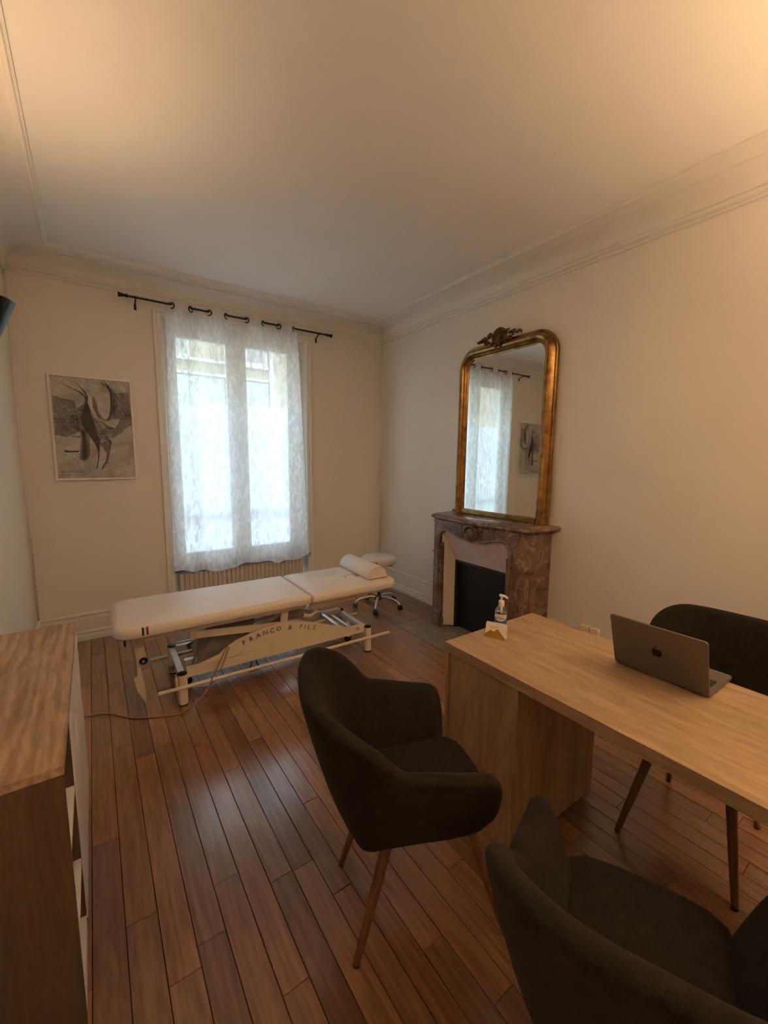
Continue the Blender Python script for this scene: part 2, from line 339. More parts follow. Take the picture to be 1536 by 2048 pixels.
# skirting boards
bp = [(0, 0.232), (0.010, 0.232), (0.017, 0.225), (0.017, 0.214), (0.010, 0.206), (0.010, 0.190), (0.014, 0.186), (0.014, 0.082), (0.022, 0.078), (0.027, 0.068), (0.020, 0.058), (0.020, 0.050), (0.030, 0.045), (0.034, 0.034), (0.034, 0.0)]
def skirt(name, p0, p1, nrm, lab):
    n = len(bp); vs = [(p[0]+nrm[0]*o, p[1]+nrm[1]*o, z) for p in (p0, p1) for o, z in bp]
    fs = [(i, i+1, n+i+1, n+i) for i in range(n-1)] + [tuple(range(n)), tuple(range(n, 2*n))]
    struct(MB().add(vs, fs).build(name, 'trim_paint', smooth='auto', angle=25), lab)
skirt('baseboard_back', (-W, 0), (-2.40, 0), (0, -1), 'moulded skirting left of the window')
skirt('baseboard_back_right', (-0.95, 0), (0, 0), (0, -1), 'moulded skirting right of the window')
skirt('baseboard_right', (0, 0), (0, -1.365), (-1, 0), 'moulded skirting between corner and fireplace')
skirt('baseboard_right_desk', (0, -2.40), (0, YR), (-1, 0), 'moulded skirting beyond the fireplace')
skirt('baseboard_left', (-W, YR), (-W, 0), (1, 0), 'moulded skirting behind the sideboard')
skirt('baseboard_rear', (-W, YR), (-2.05, YR), (0, 1), 'moulded skirting on the rear wall')
for nm, x, s in (('trim_5', -W, 1), ('trim_6', 0, -1)):
    struct(MB().tube([(x+s*0.006, -0.006, 0.232), (x+s*0.006, -0.006, 2.90)], 0.009, 8).build(nm, 'trim_paint', smooth=True), 'thin bead running up the wall corner')

# floor: dark subfloor and single parquet boards
fl = struct(box('floor', (-W, YR, -0.03), (0, 0, -0.004), 'subfloor'), 'varnished reddish-brown oak plank floor')
edges = [-W, -3.268, -3.186, -3.10, -3.013, -2.922, -2.829, -2.738, -2.650, -2.561, -2.477, -2.391, -2.307, -2.230, -2.153]
while edges[-1] > -2.153-1e-6 and edges[-1] < -0.05:
    edges.append(min(0, edges[-1]+0.0828))
    if edges[-1] >= -0.03: edges[-1] = 0.0
known = {}
for x, y in [(-2.87, -1.745), (-2.688, -1.846), (-2.516, -1.975), (-2.436, -2.244), (-2.271, -2.078), (-2.118, -2.292), (-2.038, -2.025), (-2.352, -1.609), (-2.191, -2.641), (-2.963, -2.366), (-2.607, -2.794), (-2.354, -2.906), (-2.522, -3.24), (-2.876, -2.773), (-2.699, -2.966)]:
    known.setdefault(max(i for i, e in enumerate(edges) if e <= x), []).append(y)
HX, HY0, HY1 = -0.66, -1.235, -2.53            # hearth cut-out incl. border board
rp = random.Random(5); planks = 0
def plank(x0, x1, y0, y1):
    g = 0.0011; c = ((x0+x1)/2, (y0+y1)/2); hx, hy = (x1-x0)/2-g, abs(y1-y0)/2-g*0.7; e = 0.0012
    if hx < 0.006 or hy < 0.01: return
    dz = rp.uniform(-0.0006, 0.0006)
    mb = MB(); vs = []
    for z, q in ((-0.004, 0), (-e+dz, 0), (dz, e)):
        vs += [(-hx+q, -hy+q, z), (hx-q, -hy+q, z), (hx-q, hy-q, z), (-hx+q, hy-q, z)]
    fs = [(8, 9, 10, 11)]
    for L in (0, 4): fs += [(L+i, L+(i+1) % 4, L+4+(i+1) % 4, L+4+i) for i in range(4)]
    mb.add(vs, fs); o = mb.build('plank', 'parquet', fl); o.location = (c[0], c[1], 0); o.rotation_euler = (rp.uniform(-.0004, .0004), rp.uniform(-.0045, .0045), 0)
for i in range(len(edges)-1):
    x0, x1 = edges[i], edges[i+1]; js = sorted(known.get(i, []), reverse=True); ys = [0.0]; y = 0.0
    allj = []
    y = -rp.uniform(0.35, 1.0)
    while y > YR+0.3:
        if not any(abs(y-k) < 0.42 for k in js): allj.append(y)
        y -= rp.uniform(0.75, 1.35)
    allj = sorted(allj+js, reverse=True); ys = [0.0]+allj+[YR]
    for a, b in zip(ys, ys[1:]):
        xa = x0
        if x1 > HX+0.005:                        # boards stop at the hearth border
            segs = []
            if a > HY0: segs.append((a, max(b, HY0)))
            if b < HY1: segs.append((min(a, HY1), b))
            for p, q in segs:
                if p-q > 0.03: plank(x0, x1, q, p)
        else: plank(x0, x1, b, a)
e0 = max(e for e in edges if e <= HX+0.005)
bx0 = min(e for e in edges if e > HX-0.08)
bb = edges[[k for k, e in enumerate(edges[1:]) if e > HX+0.005][0]]
for a, b in (((bb, HY0-0.065), (-0.036, HY0)), ((bb, HY1), (-0.036, HY1+0.065))): 
    plank(a[0], b[0], min(a[1], b[1]), max(a[1], b[1]))
HXI = bb

# ------------------------------------------------------------------ window
wn = MB()
fy0, fy1 = 0.085, 0.15
wn.box((WX0, fy0, 0.50), (WX0+0.045, fy1, WZ1)).box((WX1-0.045, fy0, 0.50), (WX1, fy1, WZ1)).box((WX0+0.045, fy0, WZ1-0.06), (WX1-0.045, fy1, WZ1)).box((WX0+0.045, fy0, 0.50), (WX1-0.045, fy1, 0.56))
win = struct(wn.build('window_1', 'window_white'), 'tall white casement window behind the sheer curtain')
def casement(x0, x1, gx0, gx1):
    z0, z1, gz0, gz1 = 0.562, WZ1-0.062, 0.632, 2.632
    f = MB(); y0, y1 = 0.070, 0.120
    f.box((x0, y0, z0), (gx0, y1, z1)).box((gx1, y0, z0), (x1, y1, z1)).box((gx0, y0, z0), (gx1, y1, gz0)).box((gx0, y0, gz1), (gx1, y1, z1))
    for a, b, c, d in ((gx0, gx0+0.012, gz0, gz1), (gx1-0.012, gx1, gz0, gz1)): f.box((a, 0.064, c), (b, 0.09, d))
    o = f.build('casement', 'window_white', win)
    box('clear_pane', (gx0, 0.096, 2.068), (gx1, 0.100, gz1), 'clear_glass', o)
    box('frosted_pane', (gx0, 0.096, gz0), (gx1, 0.100, 2.067), 'frosted_film', o)['label'] = 'frosted privacy film on the lower pane'
    return o
ca = casement(WX0+0.047, -1.686, -2.232, -1.768); cb = casement(-1.684, WX1-0.047, -1.604, -1.148)
box('guard_rail', (WX0+0.05, 0.125, 0.955), (WX1-0.05, 0.145, 0.985), 'black_metal', win, 0.003)
mb = MB(); mb.tube([(-1.685, 0.045, 0.75), (-1.685, 0.045, 2.55)], 0.008, 8); mb.box((-1.70, 0.04, 1.48), (-1.67, 0.07, 1.60)); mb.tube([(-1.685, 0.045, 1.54), (-1.685, 0.02, 1.54), (-1.685, 0.012, 1.46)], 0.008, 8)
mb.build('window_bolt', 'window_white', win, smooth='auto')
box('window_sill', (WX0-0.012, -0.022, 0.478), (WX1+0.022, 0.085, 0.502), 'sill_brown', win, 0.006)['label'] = 'dark brown sill above the radiator'
# casing
mb = MB()
for d0, d1, y in ((0.0, 0.038, -0.012), (0.038, 0.066, -0.024)):
    a, b, c = WX0-d1, WX0-d0, WX1+d0
    mb.box((a, y, 0.0), (b, 0.01, WZ1+d1)).box((c, y, 0.0), (WX1+d1, 0.01, WZ1+d1)).box((b, y, WZ1+d0), (c, 0.01, WZ1+d1))
struct(mb.build('trim_7', 'trim_paint', bevel=0.005), 'stepped casing around the window')
# radiator
rad = empty('radiator', (-1.66, 0.06, 0.09)); tag(rad, 'beige column radiator under the window sill behind the curtain hem', 'radiator')
cm = MB().prism(rrect(-0.0213, -0.045, 0.0213, 0.045, 0.010, 3), XY, 0.0, 0.36)
me0 = None
for i in range(29):
    if me0 is None: o = cm.build('column', 'radiator_paint', rad, smooth='auto'); me0 = o.data
    else: o = bpy.data.objects.new('column', me0); COL.objects.link(o); o.parent = rad
    o.location = (-0.617+i*0.0435, 0, 0)
for z in (0.015, 0.325): MB().tube([(-0.645, 0, z), (0.635, 0, z)], 0.014, 10).build('header_pipe', 'radiator_paint', rad, smooth='auto')
for x in (-0.56, 0.56): box('foot', (x-0.015, -0.035, -0.093), (x+0.015, 0.035, 0.0), 'radiator_paint', rad)

# outside: street and opposite house
struct(box('street', (-30, 0.4, -0.85), (40, 30, -0.8), 'street_grey'), 'pavement outside the window')
bd = empty('building', (0, 6, -0.8)); tag(bd, 'pale beige house across the street seen faintly through the curtain', 'building')
def bpart(name, a, b, mat, parent=None):
    o = box(name, (a[0], a[1]-6, a[2]+0.8), (b[0], b[1]-6, b[2]+0.8), mat, parent or bd); return o
bpart('wall', (-9, 6.0, -0.8), (14, 8, 6.4), 'facade_plaster')
for z in (3.36, 3.66): bpart('ledge', (-6, 5.9, z), (0.75, 6.02, z+0.06), 'facade_white')
bpart('pilaster', (-0.26, 5.88, -0.8), (-0.13, 6.02, 4.6), 'facade_white'); bpart('pilaster', (0.78, 5.88, -0.8), (0.86, 6.02, 6.3), 'facade_white')
bpart('shutter_panel', (-1.9, 5.93, 0.3), (-0.28, 6.01, 3.34), 'facade_green'); bpart('shutter_panel', (0.0, 5.93, 0.3), (0.74, 6.01, 3.34), 'facade_green')
for x0, x1, z0, z1 in ((0.18, 0.74, 3.72, 4.75), (-1.6, -1.0, 3.72, 4.75), (2.2, 3.4, 2.2, 4.4), (-4.5, -3.2, 2.2, 4.4)):
    f = bpart('window', (x0, 5.94, z0), (x1, 6.01, z1), 'facade_white'); bpart('pane', (x0+0.07, 5.93, z0+0.07), (x1-0.05, 5.95, z1-0.05), 'facade_glass', f).location = (0, 0, 0)

# ------------------------------------------------------------------ curtain and rod
RY, RZ = -0.088, 2.852
rod = empty('curtain_rod', (-1.68, RY, RZ)); tag(rod, 'thin black metal curtain rod with flared end finials', 'curtain rod')
MB().tube([(-0.905, 0, 0), (0.905, 0, 0)], 0.0085, 10).build('pole', 'black_metal', rod, smooth='auto')
for s in (-1, 1):
    MB().lathe([(0.011, 0.90), (0.015, 0.905), (0.015, 0.913), (0.010, 0.916), (0.013, 0.94), (0.019, 0.965), (0.019, 0.968)] if s > 0 else [(0.011, -0.90), (0.015, -0.905), (0.015, -0.913), (0.010, -0.916), (0.013, -0.94), (0.019, -0.965), (0.019, -0.968)], n=14, axis='x').build('finial', 'black_metal', rod, smooth='auto')
for x in (-0.845, 0.822):
    b_ = MB().tube([(x, 0.002, -0.006), (x, 0.03, -0.012), (x, 0.07, -0.03), (x, 0.084, -0.045)], 0.006, 8); b_.torus((x, 0, 0), (1, 0, 0), 0.011, 0.004, 12, 6); b_.box((x-0.009, 0.080, -0.075), (x+0.009, 0.0885, -0.028)); b_.build('bracket', 'black_metal', rod, smooth='auto')
ey = [-2.259, -2.108, -1.954, -1.806, -1.619, -1.46, -1.304, -1.147]
cu = empty('curtain', (-1.68, RY, 0.47)); tag(cu, 'white leaf-patterned sheer curtain hanging on eyelets over the window', 'curtain')
def cx_top(u):      # u in [0, 9): knots: left edge, 8 eyelets, right edge
    k = [-2.305]+ey+[-1.105]; i = min(int(u), 8); return k[i]+(k[i+1]-k[i])*(u-i)
NU, NV = 180, 60; ztop, zbot = 2.886, 0.492
def cpt(i, j):
    u = 9.0*i/NU; t = j/NV; z = ztop+(zbot-ztop)*t
    xt = cx_top(u); un = (xt+2.305)/1.2
    xb = -2.352+un*1.336 + 0.012*math.sin(un*21)
    e = t**0.8; x = xt*(1-e)+xb*e
    amp = 0.030*(1-0.30*min(1, t*1.6)); ph = PI*(u-1)
    yw = -amp*math.sin(ph) if 1 <= u <= 8 else amp*0.6*(1-u if u < 1 else u-8)
    yw = yw*(1-0.35*t) + t*(0.018*math.sin(un*31+1.0)+0.012*math.sin(un*13+2.2*t)) - 0.004
    yw = max(min(yw, 0.055), -0.06)
    zz = z + (0.010*math.sin(ph)*(1-t)**6) + t**12*(0.020*math.sin(un*13+0.6)+0.008*math.sin(un*41)-0.012)
    return (x+1.68, yw + 0.0, zz-0.47)
rows = []
def cloth(name, j0, j1, mat):
    vs = [cpt(i, j) for j in range(j0, j1+1) for i in range(NU+1)]; n = NU+1
    return MB().add(vs, [(a*n+i, a*n+i+1, (a+1)*n+i+1, (a+1)*n+i) for a in range(j1-j0) for i in range(NU)]).build(name, mat, cu, smooth=True)
cloth('voile_panel', 2, NV, 'voile'); cloth('heading_band', 0, 2, 'voile_hem')
for x0, e in ((0, 1), (NU, -1)):
    MB().tube([tuple(Vector(cpt(x0, j))) for j in range(0, NV+1, 2)], 0.0022, 6).build('side_hem', 'voile_hem', cu, smooth=True)
for k, x in enumerate(ey):
    s = 1 if k % 2 == 0 else -1; ax = Vector((s*0.72, 0.8, 0)) if True else None
    MB().torus((x+1.68, -0.003, RZ-0.47-0.010), ax, 0.0235, 0.0055, 22, 8).build('eyelet', 'black_metal', cu, smooth=True)

# ------------------------------------------------------------------ framed poster
PX0, PX1, PZ0, PZ1 = -3.153, -2.59, 1.358, 2.19
ps = empty('framed_poster', ((PX0+PX1)/2, 0, PZ0)); tag(ps, 'white framed poster of an abstract pencil drawing left of the window', 'poster')
cxp = (PX0+PX1)/2; fr = 0.016
for nm, (a, b, c, d) in dict(l=(PX0, PX0+fr, PZ0, PZ1), r=(PX1-fr, PX1, PZ0, PZ1), t=(PX0+fr, PX1-fr, PZ1-fr, PZ1), b=(PX0+fr, PX1-fr, PZ0, PZ0+fr)).items():
    box('frame_side', (a-cxp, -0.026, c-PZ0), (b-cxp, -0.002, d-PZ0), 'frame_white', ps, 0.003)
pr = box('print', (PX0+fr-cxp, -0.016, fr), (PX1-fr-cxp, -0.004, PZ1-PZ0-fr), 'print_paper', ps); pr['label'] = 'grey pencil drawing with dark leaf-like folds'
ink = dict(
 main=('ink_dark', [(-2.985, 2.153), (-2.957, 2.111), (-2.913, 2.065), (-2.9, 2.026), (-2.907, 1.988), (-2.895, 1.935), (-2.89, 1.881), (-2.872, 1.827), (-2.862, 1.778), (-2.852, 1.717), (-2.841, 1.684), (-2.85, 1.595), (-2.857, 1.527), (-2.874, 1.448), (-2.879, 1.46), (-2.864, 1.527), (-2.86, 1.589), (-2.871, 1.639), (-2.891, 1.683), (-2.905, 1.71), (-2.936, 1.764), (-2.956, 1.806), (-2.957, 1.855), (-2.944, 1.915), (-2.912, 1.987), (-2.911, 2.036), (-2.925, 2.067), (-2.963, 2.121)]),
 sec=('ink_dark', [(-2.781, 2.16), (-2.755, 2.132), (-2.735, 2.079), (-2.73, 1.958), (-2.752, 1.878), (-2.773, 1.844), (-2.78, 1.854), (-2.761, 1.895), (-2.75, 1.99), (-2.749, 2.078)]),
 smear=('ink_grey', [(-2.839, 1.779), (-2.777, 1.788), (-2.724, 1.787), (-2.657, 1.839), (-2.609, 1.865), (-2.609, 1.819), (-2.681, 1.778), (-2.735, 1.761), (-2.797, 1.761)]),
 link=('ink_grey', [(-2.879, 1.87), (-2.821, 1.841), (-2.78, 1.81), (-2.724, 1.785), (-2.777, 1.776), (-2.822, 1.819)]),
 low=('ink_dark', [(-2.958, 1.768), (-2.938, 1.736), (-2.933, 1.671), (-2.936, 1.555), (-2.955, 1.518), (-2.967, 1.543), (-2.957, 1.681)]),
 l1=('ink_grey', [(-3.037, 1.713), (-2.948, 1.714), (-2.903, 1.713), (-2.949, 1.704), (-3.029, 1.703)]),
 l2=('ink_dark', [(-3.089, 1.599), (-3.045, 1.594), (-2.983, 1.598), (-2.993, 1.584), (-3.073, 1.58)]),
 l3=('ink_grey', [(-3.133, 1.844), (-3.076, 1.842), (-3.038, 1.834), (-3.076, 1.834), (-3.134, 1.836)]),
 l4=('ink_grey', [(-3.135, 1.823), (-3.056, 1.822), (-3.056, 1.817), (-3.135, 1.815)]),
 mid=('ink_grey', [(-2.862, 2.051), (-2.844, 1.982), (-2.839, 1.911), (-2.815, 1.852), (-2.842, 1.867), (-2.86, 1.948)]))
for k, (mt, poly) in ink.items():
    MB().prism([(x-cxp, z-PZ0) for x, z in poly], XZ, -0.0168, -0.015).build('ink_stroke', mt, pr)
for k, (fx, fz, dx, dz) in dict(main=(2.4, 1.0, 0.0, -0.01), sec=(2.6, 1.05, 0.0, -0.01), smear=(1.15, 2.6, -0.012, 0.0), low=(2.4, 1.1, 0.0, 0.0), l3=(1.0, 3.0, 0, 0), mid=(1.8, 1.1, 0, 0)).items():
    P_ = ink[k][1]; gx = sum(p[0] for p in P_)/len(P_); gz = sum(p[1] for p in P_)/len(P_)
    Q = [(min(max(gx+(x-gx)*fx+dx, PX0+fr+0.002), PX1-fr-0.002)-cxp, min(max(gz+(z-gz)*fz+dz, PZ0+fr+0.002), PZ1-fr-0.002)-PZ0) for x, z in P_]
    MB().prism(Q, XZ, -0.0163, -0.0160).build('pencil_shading', 'ink_soft', pr)
MB().prism([(x-cxp, z-PZ0) for x, z in ((-2.735, 2.07), (-2.62, 2.09), (-2.612, 1.90), (-2.66, 1.86), (-2.74, 1.86))], XZ, -0.0164, -0.0160).build('pencil_shading', 'ink_soft', pr)
MB().prism([(x-cxp, z-PZ0) for x, z in ((-3.13, 2.02), (-2.99, 1.99), (-2.97, 1.75), (-3.06, 1.70), (-3.13, 1.72))], XZ, -0.0164, -0.0160).build('pencil_shading', 'ink_soft', pr)
mb = MB(); r2 = random.Random(3)
for x0, x1, z in ((-3.118, -2.917, 1.428), (-3.118, -3.046, 1.402)):      # illegible caption lines
    x = x0
    while x < x1:
        wd = r2.uniform(0.004, 0.009); h = r2.choice((0.008, 0.010, 0.013)); mb.box((x-cxp, -0.0168, z-0.006-PZ0), (x+wd*0.55-cxp, -0.015, z-0.006+h-PZ0))
        mb.box((x-cxp, -0.0168, z-0.002-PZ0), (x+wd-cxp, -0.015, z+0.0005-PZ0)); x += wd+0.0025
mb.build('caption_print', 'ink_grey', pr)

# ------------------------------------------------------------------ fireplace
fp = empty('fireplace', (0, -1.865, 0)); tag(fp, 'red-brown veined marble fireplace with serpentine shelf under the gold mirror', 'fireplace')
FY = 1.865
def fpo(mb, name, mat, parent=None, **k):
    mb.v = [(x, y+FY, z) for x, y, z in mb.v]; return mb.build(name, mat, parent or fp, **k)
# shelf outline (x, y), symmetric about y=-1.86
def shelf_poly(o):
    h = [(0, -1.275+o), (-0.22-o*0.3, -1.285+o), (-0.30-o, -1.315+o), (-0.345-o, -1.345), (-0.352-o, -1.40), (-0.362-o, -1.47), (-0.385-o, -1.60), (-0.398-o, -1.73), (-0.403-o, -1.853)]
    return h + [(x, -3.706-y) for x, y in reversed(h)]
mb = MB(); lay = [(1.008, -0.022), (1.012, -0.008), (1.022, 0.006), (1.032, 0.008), (1.041, 0.002), (1.046, -0.006)]
n = len(shelf_poly(0)); vs = []
for z, o in lay: vs += [(x, y, z) for x, y in shelf_poly(o)]
fs = [tuple(reversed(range(n))), tuple(range((len(lay)-1)*n, len(lay)*n))]
for L in range(len(lay)-1): fs += [(L*n+i, L*n+(i+1) % n, (L+1)*n+(i+1) % n, (L+1)*n+i) for i in range(n)]
fpo(mb.add(vs, fs), 'mantel_shelf', 'marble_red', smooth='auto', angle=50)
# frieze with serpentine lower edge (y, z)
fb = [(-1.455, 0.80), (-1.467, 0.861), (-1.495, 0.897), (-1.546, 0.915), (-1.625, 0.901), (-1.70, 0.878), (-1.745, 0.872), (-1.80, 0.866), (-1.853, 0.860), (-1.906, 0.866), (-1.961, 0.872), (-2.006, 0.878), (-2.08, 0.901), (-2.16, 0.915), (-2.211, 0.897), (-2.239, 0.861), (-2.251, 0.80)]
fr_poly = [(-1.395, 0.80)]+fb+[(-2.311, 0.80), (-2.311, 1.010), (-1.395, 1.010)]
fpo(MB().prism(fr_poly, YZ, -0.352, -0.29), 'frieze', 'marble_red', bevel=0.004)
fpo(MB().tube([(-0.352, y, z+0.010) for y, z in fb], 0.011, 8), 'frieze_moulding', 'marble_red', smooth='auto')
fpo(MB().tube([(-0.352, y, z+0.038) for y, z in fb[2:6]], 0.005, 6), 'scroll', 'marble_red', smooth='auto'); fpo(MB().tube([(-0.352, y, z+0.038) for y, z in fb[11:15]], 0.005, 6), 'scroll', 'marble_red', smooth='auto')
md = MB(); vs = []
md.lathe([(0.072, -0.350), (0.070, -0.374), (0.060, -0.376), (0.054, -0.358), (0.050, -0.358), (0.042, -0.368), (0.02, -0.373), (0.001, -0.374)], (0, -1.853, 0.944), 24, 'x')
md.v = [(x, -1.853+(y+1.853)*1.12, 0.949+(z-0.949)*0.92) for x, y, z in md.v]
fpo(md, 'medallion', 'marble_red', smooth='auto')
for s, y in ((1, -1.747), (-1, -1.959)):
    fpo(MB().tube([(-0.352, y+s*0.02, 1.0), (-0.354, y+s*0.0, 0.97), (-0.354, y-s*0.006, 0.94), (-0.354, y+s*0.006, 0.905), (-0.353, y+s*0.03, 0.888)], 0.007, 8), 'scroll', 'marble_red', smooth='auto')
# jambs with canted pilaster sides
for s in (1, -1):
    c = -1.853; q = lambda y: c+s*(c*-1+y) if False else (y if s > 0 else -3.706-y)
    fpo(MB().prism([(-0.29, q(-1.49)), (-0.352, q(-1.49)), (-0.352, q(-1.395)), (-0.29, q(-1.395))], XY, 0.0, 0.80), 'jamb', 'marble_red', bevel=0.004)
    fpo(MB().tube([(-0.353, q(-1.462), 0.09), (-0.354, q(-1.462), 0.62), (-0.356, q(-1.458), 0.76), (-0.356, q(-1.455), 0.82)], [0.012, 0.012, 0.017, 0.012], 8), 'jamb_moulding', 'marble_red', smooth='auto')
    fpo(MB().prism([(-0.352, q(-1.395)), (-0.345, q(-1.385)), (-0.225, q(-1.335)), (-0.215, q(-1.335)), (-0.215, q(-1.40)), (-0.30, q(-1.42))], XY, 0.0, 1.010), 'pilaster', 'marble_red', bevel=0.003)
    fpo(MB().box((-0.215, q(-1.34), 0), (-0.001, q(-1.40), 1.010)), 'side_slab', 'marble_red', bevel=0.002)
    d = Vector((0.120, q(-1.335)-q(-1.385), 0)).normalized(); nn = Vector((-abs(d.y), s*abs(d.x), 0))
    p0 = Vector((-0.345, q(-1.385), 0)); L = 0.128
    def on(u, z, o): v = p0+d*u+nn*o; return (v.x, v.y, z)
    for z0, z1 in ((0.70, 0.71), (0.985, 0.995)):
        pm = MB(); pm.add([on(u, z, o) for z in (z0, z1) for u, o in ((0, -0.003), (L, -0.003), (L, 0.012), (0, 0.012))], [(0, 1, 2, 3), (4, 5, 6, 7), (0, 1, 5, 4), (1, 2, 6, 5), (2, 3, 7, 6), (3, 0, 4, 7)])
        fpo(pm, 'band_moulding', 'marble_red')
    pan = [on(0.018, 0.12, 0.004), on(0.018, 0.64, 0.004), on(0.04, 0.665, 0.004), on(0.064, 0.655, 0.004), on(0.09, 0.665, 0.004), on(0.11, 0.64, 0.004), on(0.11, 0.12, 0.004), on(0.018, 0.12, 0.004)]
    fpo(MB().tube(pan, 0.006, 6), 'panel_moulding', 'marble_red', smooth='auto')
    fpo(MB().torus(on(0.064, 0.40, 0.003), nn, 0.030, 0.006, 18, 6), 'rosette', 'marble_red', smooth=True)
    fpo(MB().box((-0.362, q(-1.375), 0), (-0.285, q(-1.495), 0.085)), 'plinth', 'marble_red', bevel=0.004)
# splayed cheeks and firebox
def quad(a, b_, c, d, t, name, mat):
    v = [Vector(p) for p in (a, b_, c, d)]; nr = (v[1]-v[0]).cross(v[3]-v[0]).normalized()*t
    fpo(MB().add([*v, *[p+nr for p in v]], [(0, 1, 2, 3), (7, 6, 5, 4), (0, 4, 5, 1), (1, 5, 6, 2), (2, 6, 7, 3), (3, 7, 4, 0)]), name, mat)
quad((-0.325, -1.47, 0.015), (-0.233, -1.555, 0.015), (-0.233, -1.555, 0.648), (-0.325, -1.47, 0.93), 0.006, 'cheek_panel', 'panel_cream')
quad((-0.325, -2.236, 0.015), (-0.233, -2.151, 0.015), (-0.233, -2.151, 0.648), (-0.325, -2.236, 0.93), -0.006, 'cheek_panel', 'panel_cream')
quad((-0.325, -1.47, 0.93), (-0.233, -1.555, 0.648), (-0.233, -2.151, 0.648), (-0.325, -2.236, 0.93), 0.006, 'lintel_panel', 'panel_pink')
fm_ = MB().box((-0.236, -1.556, 0.004), (-0.200, -1.582, 0.648)).box((-0.236, -2.150, 0.004), (-0.200, -2.124, 0.648)).box((-0.236, -1.582, 0.622), (-0.200, -2.124, 0.648))
fpo(fm_, 'firebox_frame', 'iron_dark', bevel=0.002)
fpo(MB().box((-0.205, -1.582, 0.30), (-0.195, -2.124, 0.624)), 'shutter', 'firebox_black'); fpo(MB().box((-0.195, -1.582, 0.005), (-0.183, -2.124, 0.31)), 'shutter', 'firebox_black')
fpo(MB().box((-0.006, -1.40, 0.0), (-0.001, -2.30, 1.0)), 'back_plate', 'firebox_black')
fpo(MB().box((-0.05, -1.42, 0.93), (-0.29, -2.29, 0.945)), 'throat_plate', 'firebox_black')
fpo(MB().box((HXI, HY0-0.067, -0.0035), (-0.001, HY1+0.067, 0.003)), 'hearth_slab', 'marble_hearth')

# ------------------------------------------------------------------ gilt mirror
MY0, MY1, MZ0, MZ1, MR = -1.338, -2.350, 1.047, 2.545, 0.185
mr = empty('gilt_mirror', (-0.018, (MY0+MY1)/2, MZ0)); mr.rotation_euler = (0, math.radians(0.5), math.radians(-0.5))
tag(mr, 'tall arched mirror in an old gilt frame with carved crest on the mantel', 'mirror')
MC = (MY0+MY1)/2
def mpath(o):      # inset o from the outer outline, local y/z
    y0 = 0.506-o; z1 = MZ1-MZ0-o; r = max(0.03, MR-o*0.9)
    return [(y0, 0.0)]+[(y0, (z1-r)*t) for t in (0.25, 0.5, 0.75)]+arc((y0-r, z1-r), r, 0, PI/2, 10)+[(y, z1) for y in (0.15, 0.0, -0.15)]+arc((-y0+r, z1-r), r, PI/2, PI, 10)+[(-y0, (z1-r)*t) for t in (0.75, 0.5, 0.25)]+[(-y0, 0.0)]
fp_ = [(0.0, -0.004), (0.0, -0.028), (0.006, -0.034), (0.018, -0.032), (0.022, -0.038), (0.034, -0.058), (0.050, -0.068), (0.066, -0.062), (0.074, -0.048), (0.078, -0.048), (0.084, -0.052), (0.090, -0.048), (0.096, -0.036), (0.104, -0.033), (0.108, -0.022), (0.108, -0.008)]
vs = []; n = len(mpath(0))
for o, x in fp_: vs += [(x, y, z) for y, z in mpath(o)]
k = len(fp_); fs = [(a*n+i, a*n+i+1, (a+1)*n+i+1, (a+1)*n+i) for a in range(k-1) for i in range(n-1)] + [tuple(a*n for a in range(k)), tuple(a*n+n-1 for a in range(k))]
MB().add(vs, fs).build('frame', 'gold_leaf', mr, smooth='auto', angle=35)
MB().prism([(-0.40, 0.0), (0.40, 0.0), (0.40, 0.045), (-0.40, 0.045)], lambda u, v, d: (d, u, v), -0.004, -0.040).build('bottom_rail', 'gold_leaf', mr, bevel=0.006)
MB().prism([(y, max(z, 0.03)) for y, z in mpath(0.100)], lambda u, v, d: (d, u, v), -0.006, -0.022).build('glass', 'mirror_silver', mr)
MB().ball((-0.055, 0.498, 0.016), 0.014, 10, 6).build('foot_block', 'gold_carved', mr, smooth=True)
cr = MB().ball((-0.058, 0, 0), 0.02, 8, 6).build('crest', 'gold_carved', mr, smooth=True); cr.location = (0, 0.03, MZ1-MZ0-0.01)
c_ = MB()
for a in range(9):       # shell petals around the boss
    t = PI*(a/8.0); c_.ball((-0.058, 0.060*math.cos(t), 0.060*math.sin(t)+0.025), 0.024, 8, 6, (0.6, 0.75, 1.0))
c_.ball((-0.066, 0, 0.030), 0.040, 12, 8, (0.5, 1, 0.85)); c_.torus((-0.066, 0, 0.030), (1, 0, 0), 0.050, 0.008, 18, 6)
c_.build('shell', 'gold_carved', cr, smooth=True)
def leaf(c, ang, L, wd):
    ca_, sa = math.cos(ang), math.sin(ang); vs = []; fs = []; N = 6
    for i in range(N+1):
        t = i/N; ww = wd*math.sin(PI*min(1, t*0.92+0.08))**0.8; bend = 0.02*math.sin(PI*t)
        for sx, hx in ((-1, 0.0), (0, -0.010), (1, 0.0)):
            u = L*t; v_ = sx*ww; vs.append((c[0]-0.012-bend+hx, c[1]+u*ca_-v_*sa, c[2]+u*sa+v_*ca_))
    for i in range(N):
        for q in (0, 1): a = i*3+q; fs.append((a, a+1, a+4, a+3))
    return vs, fs
